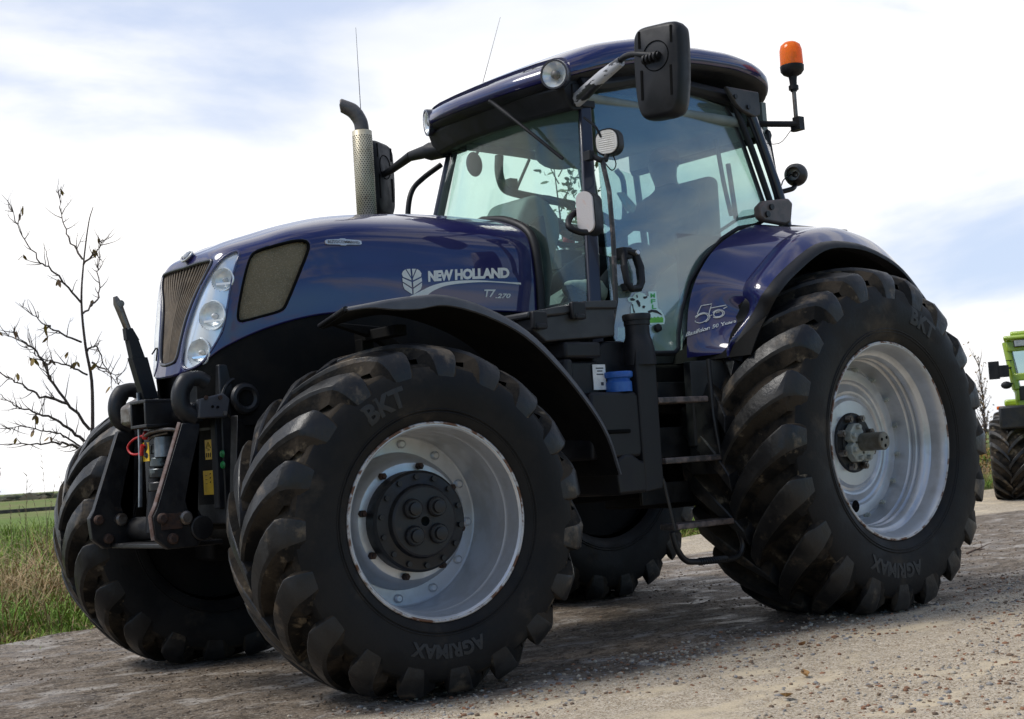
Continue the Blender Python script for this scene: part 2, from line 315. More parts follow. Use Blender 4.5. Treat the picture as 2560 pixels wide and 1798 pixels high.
# ------------------------------------------------------------------ the setting
def edge_y(x): return -2.2-.182*(3-x)+.10*noise.noise(Vector((x*.9,3.1,0)))+.05*noise.noise(Vector((x*3.1,1,0)))
def ground_mat(name,build):
    m=bpy.data.materials.new(name); m.use_nodes=True; build(m.node_tree,m.node_tree.nodes['Principled BSDF']); return m
def nodekit(t):
    l=t.links.new; tcn=t.nodes.new('ShaderNodeTexCoord'); vec=tcn.outputs['Object']
    def nz(s,stretch=None,det=9,rough=.6):
        v=vec
        if stretch: q=t.nodes.new('ShaderNodeMapping'); q.inputs['Scale'].default_value=stretch; l(vec,q.inputs[0]); v=q.outputs[0]
        n=t.nodes.new('ShaderNodeTexNoise'); n.inputs['Scale'].default_value=s; n.inputs['Detail'].default_value=det; n.inputs['Roughness'].default_value=rough; l(v,n.inputs['Vector']); return n.outputs['Fac']
    def rng(f,a,c,o0=0,o1=1):
        n=t.nodes.new('ShaderNodeMapRange'); n.inputs[1].default_value=a; n.inputs[2].default_value=c; n.inputs[3].default_value=o0; n.inputs[4].default_value=o1; n.interpolation_type='SMOOTHSTEP'; l(f,n.inputs[0]); return n.outputs[0]
    def mixc(f,a,b):
        n=t.nodes.new('ShaderNodeMix'); n.data_type='RGBA'; l(f,n.inputs['Factor'])
        for k,s in (('A',a),('B',b)):
            if isinstance(s,tuple): n.inputs[k].default_value=(*s,1)
            else: l(s,n.inputs[k])
        return n.outputs['Result']
    def math_(op,a,b):
        n=t.nodes.new('ShaderNodeMath'); n.operation=op
        for i,s in enumerate((a,b)):
            if isinstance(s,(int,float)): n.inputs[i].default_value=s
            else: l(s,n.inputs[i])
        return n.outputs[0]
    sep=t.nodes.new('ShaderNodeSeparateXYZ'); l(vec,sep.inputs[0])
    return l,vec,nz,rng,mixc,math_,sep
def track_nodes(t,b):
    l,vec,nz,rng,mixc,ma,sep=nodekit(t)
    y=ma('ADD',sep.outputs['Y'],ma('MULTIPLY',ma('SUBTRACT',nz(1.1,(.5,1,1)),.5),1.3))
    # muddy wet lanes up to the gravel; their dark colour also paints the tractor's shade
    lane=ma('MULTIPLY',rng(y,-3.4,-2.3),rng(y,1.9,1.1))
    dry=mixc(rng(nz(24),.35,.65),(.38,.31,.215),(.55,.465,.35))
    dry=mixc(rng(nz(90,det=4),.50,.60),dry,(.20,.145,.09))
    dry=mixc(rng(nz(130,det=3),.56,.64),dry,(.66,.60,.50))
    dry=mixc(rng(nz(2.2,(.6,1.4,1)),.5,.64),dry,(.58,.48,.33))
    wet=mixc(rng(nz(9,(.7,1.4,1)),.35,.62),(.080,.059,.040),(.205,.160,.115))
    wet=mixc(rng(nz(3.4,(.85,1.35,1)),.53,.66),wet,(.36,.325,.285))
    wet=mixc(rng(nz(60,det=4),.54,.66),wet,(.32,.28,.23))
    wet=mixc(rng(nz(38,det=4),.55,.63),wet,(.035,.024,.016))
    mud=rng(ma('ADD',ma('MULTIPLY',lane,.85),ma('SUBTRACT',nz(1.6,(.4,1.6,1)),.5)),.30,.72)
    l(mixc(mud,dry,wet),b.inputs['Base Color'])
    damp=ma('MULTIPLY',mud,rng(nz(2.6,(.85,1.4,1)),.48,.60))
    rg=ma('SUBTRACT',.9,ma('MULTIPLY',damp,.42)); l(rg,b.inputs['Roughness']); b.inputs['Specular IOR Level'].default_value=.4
    bn=t.nodes.new('ShaderNodeBump'); bn.inputs['Strength'].default_value=.9; bn.inputs['Distance'].default_value=.012
    h=ma('ADD',nz(70,det=5),ma('MULTIPLY',nz(16),.8)); l(h,bn.inputs['Height']); l(bn.outputs[0],b.inputs['Normal'])
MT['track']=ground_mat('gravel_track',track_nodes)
def soil_nodes(t,b):
    l,vec,nz,rng,mixc,ma,sep=nodekit(t)
    c=mixc(rng(nz(1.3),.4,.6),(.08,.12,.025),(.15,.12,.055)); c=mixc(rng(nz(14),.45,.65),c,(.06,.085,.02))
    l(c,b.inputs['Base Color']); b.inputs['Roughness'].default_value=.95; b.inputs['Specular IOR Level'].default_value=.1
    bn=t.nodes.new('ShaderNodeBump'); bn.inputs['Strength'].default_value=.8; bn.inputs['Distance'].default_value=.05; l(nz(9),bn.inputs['Height']); l(bn.outputs[0],b.inputs['Normal'])
MT['verge']=ground_mat('verge_turf',soil_nodes)
def field_nodes(t,b):
    l,vec,nz,rng,mixc,ma,sep=nodekit(t)
    c=mixc(rng(nz(.05,(.4,1,1)),.4,.6),(.13,.19,.045),(.22,.19,.09)); c=mixc(rng(nz(.6),.42,.6),c,(.11,.16,.04))
    l(c,b.inputs['Base Color']); b.inputs['Roughness'].default_value=.95; b.inputs['Specular IOR Level'].default_value=.1
MT['field']=ground_mat('field_grass',field_nodes)
def track_h(x,y):
    h=.018*noise.noise(Vector((x*.7,y*1.3,0)))+.010*noise.noise(Vector((x*2.6,y*3.3,5)))+.005*noise.noise(Vector((x*9,y*9,9)))
    e=y-edge_y(x)
    return h-.012+(.05*math.exp(-e*2.2) if e<3 else 0)
def axis(segs):
    o=[]
    for a,b,s in segs:
        k=max(1,int(round((b-a)/s))); o+= [a+(b-a)*i/k for i in range(k)]
    return o+[segs[-1][1]]
bm=bm_()
xs=axis([(-150,-40,6),(-40,-12,1.2),(-12,-3,.18),(-3,5.6,.035),(5.6,9,.25),(9,60,4)]); vv=[0,.004,.01]+axis([(.02,.68,.0046),(.68,1,.02)])
rows=[]
for x in xs:
    e=edge_y(x)-.25
    rows.append([bm.verts.new((x,e+(9.0-e)*v,track_h(x,e+(9.0-e)*v))) for v in vv])
for A,B in zip(rows,rows[1:]):
    for j in range(len(vv)-1): face(bm,[A[j],B[j],B[j+1],A[j+1]])
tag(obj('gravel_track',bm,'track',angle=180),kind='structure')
# verge: rises a little from the track
bm=bm_(); xs=axis([(-150,-30,6),(-30,-12,1),(-12,9,.15),(9,60,4)]); tv=axis([(0,1,.05),(1,6,.2),(6,24,1.0)])
def verge_h(x,y):
    t=edge_y(x)-y
    return -.03+.10*(1-math.exp(-max(t,0)*1.1))+.05*noise.noise(Vector((x*.8,y*.8,2)))*min(1,max(t,0))
rows=[]
for x in xs:
    e=edge_y(x)+.03
    rows.append([bm.verts.new((x,e-t,verge_h(x,e-t))) for t in tv])
for A,B in zip(rows,rows[1:]):
    for j in range(len(tv)-1): face(bm,[A[j],A[j+1],B[j+1],B[j]])
tag(obj('grass_verge',bm,'verge',angle=180),kind='structure')
bm=bm_(); n=40; rg=[bm.verts.new((0,0,-.16))]; prev=None
for rad in (12,40,120,400,1600):
    ring=[bm.verts.new((rad*math.cos(2*PI*k/n),rad*math.sin(2*PI*k/n),-.16)) for k in range(n)]
    for k in range(n):
        if prev: face(bm,[prev[k],ring[k],ring[(k+1)%n],prev[(k+1)%n]])
        else: face(bm,[rg[0],ring[k],ring[(k+1)%n]])
    prev=ring
tag(obj('field',bm,'field',angle=180),kind='structure')
# loose stones on the track: nobody could count them
def stones(name,n,area,s0,s1,mats,seed):
    rnd=random.Random(seed); bm=bm_()
    base=bmesh.new(); bmesh.ops.create_icosphere(base,subdivisions=1,radius=1); bv=[v.co.copy() for v in base.verts]; bf=[[v.index for v in f.verts] for f in base.faces]; base.free()
    k=0
    while k<n:
        x=rnd.uniform(area[0],area[1]); y=rnd.uniform(area[2],area[3])
        dens=.5+.9*noise.noise(Vector((x*.9,y*1.6,7)))
        if rnd.random()>dens or y<edge_y(x)+.1: 
            k+=.2; continue
        s=s0+(s1-s0)*rnd.random()**3; rot=Matrix.Rotation(rnd.uniform(0,6.3),3,'Z')@Matrix.Rotation(rnd.uniform(-.4,.4),3,'X')
        sx,sy,sz=s*rnd.uniform(.8,1.5),s*rnd.uniform(.7,1.1),s*rnd.uniform(.45,.8); z=track_h(x,y)+sz*.25
        vs=[bm.verts.new(rot@Vector((p.x*sx*rnd.uniform(.8,1.15),p.y*sy*rnd.uniform(.8,1.15),p.z*sz))+Vector((x,y,z))) for p in bv]
        mi=rnd.choice(range(len(mats)))
        for f in bf: bm.faces.new([vs[i] for i in f]).material_index=mi
        k+=1
    return obj(name,bm,mats,angle=60,recalc=False)
MT['stone_a']=mat('stone_pale',(.47,.41,.32),(.36,.30,.22),scale=30,rough=.85)
MT['stone_b']=mat('stone_brown',(.22,.15,.095),(.13,.09,.06),scale=30,rough=.85)
MT['stone_w']=mat('stone_wet',(.16,.12,.085),(.09,.065,.045),scale=30,rough=.5)
MT['stone_d']=mat('stone_rust',(.27,.13,.07),(.17,.09,.05),scale=30,rough=.85)
MT['stone_c']=mat('stone_grey',(.28,.265,.25),(.18,.17,.16),scale=30,rough=.8)
g=stones('gravel_stones',26000,(-4.5,5.4,1.05,4.4),.0028,.0135,['stone_a','stone_b','stone_c','stone_a','stone_d'],3)
tag(g,'loose pale and brown gravel stones scattered over the track','gravel',kind='stuff')
g=stones('gravel_stones',7000,(-6,5.4,-2.3,1.25),.003,.012,['stone_w','stone_b','stone_w'],4)
tag(g,'stones pressed into the muddy lane under the tractor','gravel',kind='stuff')
# grass: blades as geometry
def blades(name,m,n,region,h0,h1,w,lean,seed,dens=None,clump=None):
    rnd=random.Random(seed); vs=[]; fs=[]; k=0; tries=0
    while k<n and tries<n*12:
        tries+=1
        x=rnd.uniform(region[0],region[1]); t=rnd.uniform(region[2]**.5,region[3]**.5)**2; y=edge_y(x)-t
        if dens and rnd.random()>dens(x,y,t): continue
        cnt=1 if not clump else rnd.randint(*clump)
        for _ in range(cnt):
            bx=x+(rnd.gauss(0,.05) if clump else 0); by=y+(rnd.gauss(0,.05) if clump else 0); z=verge_h(bx,by)-.01
            h=rnd.uniform(h0,h1)*(.75+.5*rnd.random()); a=rnd.uniform(0,6.283); ln=h*rnd.uniform(.15,1)*lean; ca,sa=math.cos(a),math.sin(a); ww=w*rnd.uniform(.7,1.3)
            i=len(vs); px,py=-sa*ww/2,ca*ww/2
            vs+= [(bx-px,by-py,z),(bx+px,by+py,z),(bx+ca*ln*.35-px*.8,by+sa*ln*.35-py*.8,z+h*.6),(bx+ca*ln*.35+px*.8,by+sa*ln*.35+py*.8,z+h*.6),(bx+ca*ln,by+sa*ln,z+h*(1-.25*lean*rnd.random()))]
            fs+= [(i,i+1,i+3,i+2),(i+2,i+3,i+4)]; k+=1
    me=bpy.data.meshes.new(name); me.from_pydata(vs,[],fs); me.materials.append(MT[m]); me.update()
    o=bpy.data.objects.new(name,me); COL.objects.link(o); return o
def grassmat(name,c1,c2,c3):
    m=mat(name,c1,c2,scale=1.6,rough=.6,lo=.42,hi=.58,col3=c3,lo3=.5,hi3=.7,scale3=18); b=m.node_tree.nodes['Principled BSDF']; b.inputs['Specular IOR Level'].default_value=.25; return m
MT['blade_green']=grassmat('grass_green',(.15,.26,.025),(.24,.31,.045),(.08,.15,.02))
MT['blade_lush']=grassmat('grass_lush',(.15,.30,.035),(.26,.38,.06),(.09,.19,.03))
MT['blade_dry']=grassmat('grass_dry',(.36,.25,.12),(.28,.16,.07),(.42,.35,.19))
NEARX=(-16,8)
tag(blades('mown_grass','blade_green',40000,(-9,8,0,2.2),.03,.09,.007,1.2,11,dens=lambda x,y,t:.45+.55*min(1,t*1.5)+.7*noise.noise(Vector((x*2,y*2,1)))),'short green grass along the edge of the track','grass',kind='stuff')
tag(blades('lush_grass','blade_lush',42000,(-14,8,.8,5.5),.10,.28,.008,2.0,12,dens=lambda x,y,t:(.55+1.1*noise.noise(Vector((x*.9,y*.9,4))))*(1 if t<2.5 else .8)),'long lush green grass on the verge','grass',kind='stuff')
tag(blades('dry_grass','blade_dry',26000,(-16,8,.8,9),.18,.52,.007,1.7,13,dens=lambda x,y,t:(.18+1.5*noise.noise(Vector((x*.55,y*.55,9))))*min(1,t/2)+.12*(t>3),clump=(5,16)),'dry tan grass tussocks behind the green verge','grass',kind='stuff')
tag(blades('dead_grass','blade_dry',12000,(-6,8,.15,1.9),.03,.10,.008,1.8,17,dens=lambda x,y,t:.12+1.5*noise.noise(Vector((x*1.1,y*2.2,19))),clump=(6,14)),'flattened brown dead grass at the edge of the track','grass',kind='stuff')
tag(blades('field_grass','blade_green',26000,(-40,4,5,24),.14,.36,.016,1.3,14),'rough field grass beyond the verge','grass',kind='stuff')
# tall seed heads
MT['stem']=mat('seed_stem',(.24,.18,.10),(.17,.12,.07),scale=30,rough=.8)
bm=bm_(); rnd=random.Random(5)
for k in range(90):
    x=rnd.uniform(-6,3.5); y=edge_y(x)-rnd.uniform(1.5,6); z=verge_h(x,y); h=rnd.uniform(.7,1.35); a=rnd.uniform(0,6.3); l_=rnd.uniform(.03,.16)
    p=[Vector((x,y,z)),Vector((x+l_*.3*math.cos(a),y+l_*.3*math.sin(a),z+h*.6)),Vector((x+l_*math.cos(a),y+l_*math.sin(a),z+h))]
    tube(bm,p,[.003,.0022,.001],4)
    for q in range(5):
        f=.8+.05*q; c=p[1].lerp(p[2],(f-.6)/.4); b=rnd.uniform(0,6.3); tube(bm,[c,c+Vector((.025*math.cos(b),.025*math.sin(b),.03))],[.0035,.001],4)
tag(obj('seed_head_grass',bm,'stem',angle=80,recalc=False),'tall dry grass stems with seed heads on the verge','grass',kind='stuff')
# trees: trunk with limbs, twigs and the last leaves
MT['bark']=mat('young_bark',(.055,.038,.03),(.10,.075,.06),scale=22,rough=.85,bump=.2)
MT['autumn']=mat('autumn_leaf',(.22,.12,.025),(.30,.20,.03),scale=9,rough=.6,col3=(.12,.055,.02),lo3=.5,hi3=.6,scale3=14)
MT['olive']=mat('olive_leaf',(.10,.13,.05),(.16,.18,.08),scale=9,rough=.55)
def leaf(bm,p,dirv,s,rnd):
    dirv=Vector(dirv).normalized(); sd=dirv.cross(Vector((rnd.uniform(-1,1),rnd.uniform(-1,1),rnd.uniform(-1,1)))).normalized(); nn=dirv.cross(sd)
    A=[p,p+dirv*s*.35+sd*s*.2,p+dirv*s*.75+sd*s*.16+nn*s*.06,p+dirv*s+nn*s*.14,p+dirv*s*.75-sd*s*.16+nn*s*.06,p+dirv*s*.35-sd*s*.2]
    face(bm,[bm.verts.new(q) for q in A])
def grow(bw,tips,p,d_,ln,r,depth,rnd,up=.12,kink=.35,split=(2,4)):
    n=5; pts=[Vector(p)]; dv=Vector(d_).normalized()
    for i in range(n):
        dv=(dv+Vector((rnd.gauss(0,kink*.3),rnd.gauss(0,kink*.3),rnd.gauss(0,kink*.2)+up*.3))).normalized(); pts.append(pts[-1]+dv*ln/n)
    tube(bw,pts,[r*(1-.75*i/n) for i in range(n+1)],5,caps=False)
    tips.append((pts[-1],dv)); 
    if depth<=0: return
    for k in range(rnd.randint(*split)):
        i=rnd.randint(1,n); a=rnd.uniform(0,6.283); s=dv.orthogonal().normalized(); s=Matrix.Rotation(a,3,dv)@s
        tips.append((pts[i],s))
        grow(bw,tips,pts[i],dv*.62+s*.8,ln*rnd.uniform(.35,.62),r*(1-.75*i/n)*.62,depth-1,rnd,up,kink,split)
# ---- young bare tree behind the far front wheel
rnd=random.Random(21)
tr=tag(empty('young_tree',(2.0,-4.3,0)),'nearly bare young tree with a few brown leaves on the left verge','tree')
TREE=[('t', [(0.0, 0, 1.301), (-0.008, 0.0, 1.41), (-0.017, 0.0, 1.756), (0.02, 0.0, 2.023), (0.037, 0.0, 2.355), (0.007, 0.0, 2.657), (-0.049, 0.0, 2.978), (-0.092, 0.0, 3.11)]), ('A', [(0.014, 0.0, 1.383), (0.253, -0.072, 1.735), (0.34, -0.144, 1.991), (0.45, -0.216, 2.092), (0.576, -0.288, 2.162)]), ('A2', [(0.305, 0.0, 1.768), (0.368, 0.016, 1.929), (0.501, 0.032, 2.05), (0.611, 0.049, 2.139)]), ('B', [(0.014, 0.0, 1.803), (0.192, -0.048, 1.895), (0.346, -0.095, 1.947), (0.433, -0.143, 2.038)]), ('C', [(0.051, 0.0, 2.055), (0.28, 0.038, 2.143), (0.403, 0.076, 2.214), (0.567, 0.114, 2.329)]), ('D', [(0.042, 0.0, 2.362), (0.244, 0.035, 2.58), (0.395, 0.069, 2.677), (0.54, 0.104, 2.88), (0.628, 0.138, 3.09)]), ('E', [(0.012, 0, 2.696), (0.036, -0.159, 2.872), (0.026, -0.319, 3.078), (-0.018, -0.478, 3.34)]), ('F', [(0.03, 0.0, 2.276), (-0.186, -0.179, 2.439), (-0.268, -0.357, 2.671), (-0.381, -0.536, 2.836)]), ('G', [(0.007, 0.0, 2.657), (-0.022, 0.186, 2.74), (0.009, 0.371, 2.795)]), ('H', [(0.186, 0.0, 1.588), (0.392, -0.088, 1.676), (0.509, -0.176, 1.778), (0.597, -0.265, 1.857)]), ('I', [(0.062, 0.0, 1.296), (0.218, -0.073, 1.454), (0.375, -0.146, 1.533), (0.501, -0.219, 1.596), (0.593, -0.292, 1.697)]), ('J', [(0.034, 0.0, 1.209), (0.195, 0.136, 1.264), (0.399, 0.273, 1.289), (0.665, 0.409, 1.278), (0.947, 0.545, 1.298)]), ('K', [(0.096, 0.0, 1.259), (0.249, -0.008, 1.358), (0.401, -0.016, 1.395), (0.551, -0.025, 1.432), (0.657, -0.033, 1.383)]), ('M', [(-0.028, 0.0, 1.897), (-0.06, 0.185, 1.817), (-0.083, 0.37, 1.677)]), ('N', [(0.014, 0.0, 1.976), (-0.074, -0.009, 2.024), (-0.137, -0.017, 1.866), (-0.286, -0.026, 1.738)])]
bt=bm_(); tips=[]
tp=spline([(0.03,0,.0),(.012,0,.6)]+TREE[0][1],4); tube(bt,tp,[.021*(1-.86*i/(len(tp)-1)) for i in range(len(tp))],8)
obj('trunk',bt,'bark',tr,angle=80,recalc=False)
for k,q in TREE[1:]:
    bw=bm_(); n_=len(q); pts=spline(q,6); m_=len(pts); r_=.0125 if k in 'AIJH' else .0085
    pts=[p+Vector((rnd.gauss(0,.006),rnd.gauss(0,.006),rnd.gauss(0,.006))) if 0<i<m_-1 else p for i,p in enumerate(pts)]
    tube(bw,pts,[r_*(1-.80*i/(m_-1)) for i in range(m_)],6)
    for j in range(int(m_*.75)):
        i=rnd.randint(2,m_-2); dv=(pts[i+1]-pts[i]).normalized(); s=Matrix.Rotation(rnd.uniform(0,6.28),3,dv)@dv.orthogonal().normalized()
        grow(bw,tips,pts[i],dv*.5+s*.9+Vector((0,0,.25)),rnd.uniform(.05,.20),max(.0042,r_*(1-.80*i/(m_-1))*.45),1,rnd,.3,.45,(0,2))
    tips.append((pts[-1],Vector((0,0,1))))
    obj('limb',bw,'bark',tr,angle=80,recalc=False)
bl=bm_()
for p,dv in tips:
    if rnd.random()<.055:
        for k in range(rnd.randint(1,2)): leaf(bl,p,Vector((rnd.uniform(-.6,.6),rnd.uniform(-.6,.6),-.7)),rnd.uniform(.05,.085),rnd)
obj('leaves',bl,'autumn',tr,angle=80,recalc=False)
# ---- leafy sapling standing behind the tractor, seen through the cab windows
rnd=random.Random(33)
tr=tag(empty('leafy_sapling',(-3.9,-5.2,0)),'thin leafy sapling with olive leaves seen through the windscreen','tree')
bt=bm_(); tips=[]
tp=spline([(0,0,0),(.05,.02,1.2),(0,0,2.4),(.06,.02,3.3),(.1,0,4.1)],4); tube(bt,tp,[.035*(1-.85*i/(len(tp)-1)) for i in range(len(tp))],7); obj('trunk',bt,'bark',tr,angle=80,recalc=False)
bw=bm_()
for k in range(11):
    z=rnd.uniform(1.8,4.0); a=rnd.uniform(0,6.283); grow(bw,tips,(.05,.01,z),(math.cos(a)*.6,math.sin(a)*.6,.75),rnd.uniform(.5,1.1)*(1.2-z*.12),.008,1,rnd,.3,.4,(1,2))
obj('limb',bw,'bark',tr,angle=80,recalc=False)
bl=bm_()
for p,dv in tips:
    for k in range(rnd.randint(5,10)): leaf(bl,p+Vector((rnd.gauss(0,.05),rnd.gauss(0,.05),rnd.gauss(0,.10))),Vector((rnd.uniform(-1,1),rnd.uniform(-1,1),rnd.uniform(-.2,.8))),rnd.uniform(.06,.11),rnd)
obj('crown',bl,'olive',tr,angle=80,recalc=False)
# ---- bare thin trees and the bramble beyond the right-hand bend
for i,(x,y,h,lab) in enumerate([(-22.9,-11.9,2.7,'tallest bare thin tree behind the rear wheel, left of the lime green tractor'),(-23.4,-12.2,2.2,'short bare thin tree close beside the lime green tractor'),(-22.2,-12.4,2.0,'lowest bare thin tree half hidden by the big rear tyre')]):
    rnd=random.Random(50+i); tr=tag(empty('bare_tree',(x,y,-.1)),lab,'tree','bare thin trees by the bend')
    bt=bm_(); tips=[]; tp=spline([(0,0,0),(.03,0,h*.4),(-.03,.02,h*.75),(.02,0,h)],4); tube(bt,tp,[.016*(1-.8*k/(len(tp)-1)) for k in range(len(tp))],6); obj('trunk',bt,'bark',tr,angle=80,recalc=False)
    bw=bm_()
    for k in range(20):
        z=rnd.uniform(.3,.95)*h; a=rnd.uniform(0,6.283); grow(bw,tips,(0,0,z),(math.cos(a)*.45,math.sin(a)*.45,.9),rnd.uniform(.3,.6),.012,1,rnd,.4,.4,(1,3))
    obj('limb',bw,'bark',tr,angle=80,recalc=False)
    bl=bm_()
    for p,dv in tips:
        if rnd.random()<.7: leaf(bl,p,(rnd.uniform(-1,1),rnd.uniform(-1,1),-.6),rnd.uniform(.06,.10),rnd)
    obj('leaves',bl,'autumn',tr,angle=80,recalc=False)
rnd=random.Random(61); bl=bm_(); bw=bm_()
tr=tag(empty('bramble_bush',(-18.2,-8.9,-.05)),'russet bramble bush on the grass left of the lime green tractor','bush'); tips=[]
for k in range(46):
    a=rnd.uniform(0,6.283); grow(bw,tips,(rnd.gauss(0,.9),rnd.gauss(0,.5),0),(math.cos(a)*.5,math.sin(a)*.5,.8),rnd.uniform(.35,.7),.008,1,rnd,.1,.5,(2,4))
obj('stem',bw,'bark',tr,angle=80,recalc=False)
for p,dv in tips:
    for k in range(7): leaf(bl,p+Vector((rnd.gauss(0,.1),rnd.gauss(0,.1),rnd.gauss(0,.08))),(rnd.uniform(-1,1),rnd.uniform(-1,1),rnd.uniform(-1,.6)),rnd.uniform(.05,.09),rnd)
obj('leaves',bl,'autumn',tr,angle=80,recalc=False)
# ---- far hedge line, rail fence, farm building
MT['hedge']=mat('far_hedge',(.045,.055,.028),(.09,.075,.045),scale=.5,rough=.95)
rnd=random.Random(8); bm=bm_()
for k in range(1500):
    x=rnd.uniform(-330,60); y=-195+rnd.gauss(0,3); s=rnd.uniform(.5,1.1); ball(bm,(x,y,rnd.uniform(-.3,.25)),s,(1.8,1,.6),1)
for v in bm.verts: v.co+=Vector((rnd.gauss(0,.16),rnd.gauss(0,.16),rnd.gauss(0,.14)))
tag(obj('far_hedge',bm,'hedge',angle=20,recalc=False),'low dark hedge along the far edge of the field','hedge',kind='stuff')
MT['wood']=mat('grey_fence_wood',(.10,.085,.07),(.055,.045,.038),scale=12,rough=.9)
fe=tag(empty('rail_fence',(-2,-16,0)),'low weathered rail fence across the field on the left','fence')
for k in range(8):
    bm=bm_(); box(bm,(-12.6+k*2.8,.0,.15),(.06,.06,.95)); obj('post',bm,'wood',fe,bevel=.01)
bm=bm_(); box(bm,(-2.8,.09,.66),(22.6,.04,.06)); obj('rail',bm,'wood',fe,bevel=.008)
fb=tag(empty('farm_building',(-55,-188,0)),'small white farm building far off on the horizon at left','building')
MT['whitewall']=mat('far_white_wall',(.62,.62,.60),rough=.8); MT['roof']=mat('far_slate_roof',(.14,.12,.12),rough=.8)
bm=bm_(); box(bm,(0,0,.6),(7,5,1.3)); obj('wall',bm,'whitewall',fb)
bm=bm_(); prism(bm,[(-3.8,-2.8,1.25),(-3.8,2.8,1.25),(-3.8,0,1.9)],(0,0,0),(7.6,0,0)); obj('roof',bm,'roof',fb)
# ---- litter on the track
MT['twig']=mat('twig_wood',(.12,.07,.045),(.07,.045,.03),scale=40,rough=.85)
bm=bm_(); tube(bm,[(-2.85,.06,.025),(-2.98,.05,.04),(-3.16,.02,.03)],[.009,.008,.004],6); tube(bm,[(-3.0,.05,.04),(-3.1,.1,.075)],[.005,.002],5); tube(bm,[(-3.08,.04,.035),(-3.2,-.03,.07)],[.005,.002],5)
tag(obj('fallen_twig',bm,'twig',angle=80),'small brown forked twig lying on the track behind the rear wheel','twig')
MT['leaf_litter']=mat('fallen_leaf_brown',(.20,.09,.035),(.30,.17,.05),scale=14,rough=.7)
rnd=random.Random(90)
LV=[(1.31,1.80,.05,'small ochre fallen leaf on the gravel beside the dark lane'),(2.33,2.53,.07,'curled tan fallen leaf at the bottom centre of the gravel'),(1.9,2.28,.05,'dark brown fallen leaf on the gravel between the front and rear wheels')]
for x,y,s,lab in LV:
    bm=bm_(); z=track_h(x,y)+.008
    a=rnd.uniform(0,6.3); G=[]
    for i in range(6):
        f=i/5; w=s*.36*math.sin(PI*min(1,f*.93+.05)); G.append([(x+math.cos(a)*s*(f-.5)-math.sin(a)*w*k,y+math.sin(a)*s*(f-.5)+math.cos(a)*w*k,z+.012*abs(k)+.012*f*f) for k in (-1,-.5,0,.5,1)])
    sheet(bm,G,.0012); tag(obj('fallen_leaf',bm,'leaf_litter',angle=80),lab,'leaf','fallen leaves on the gravel')
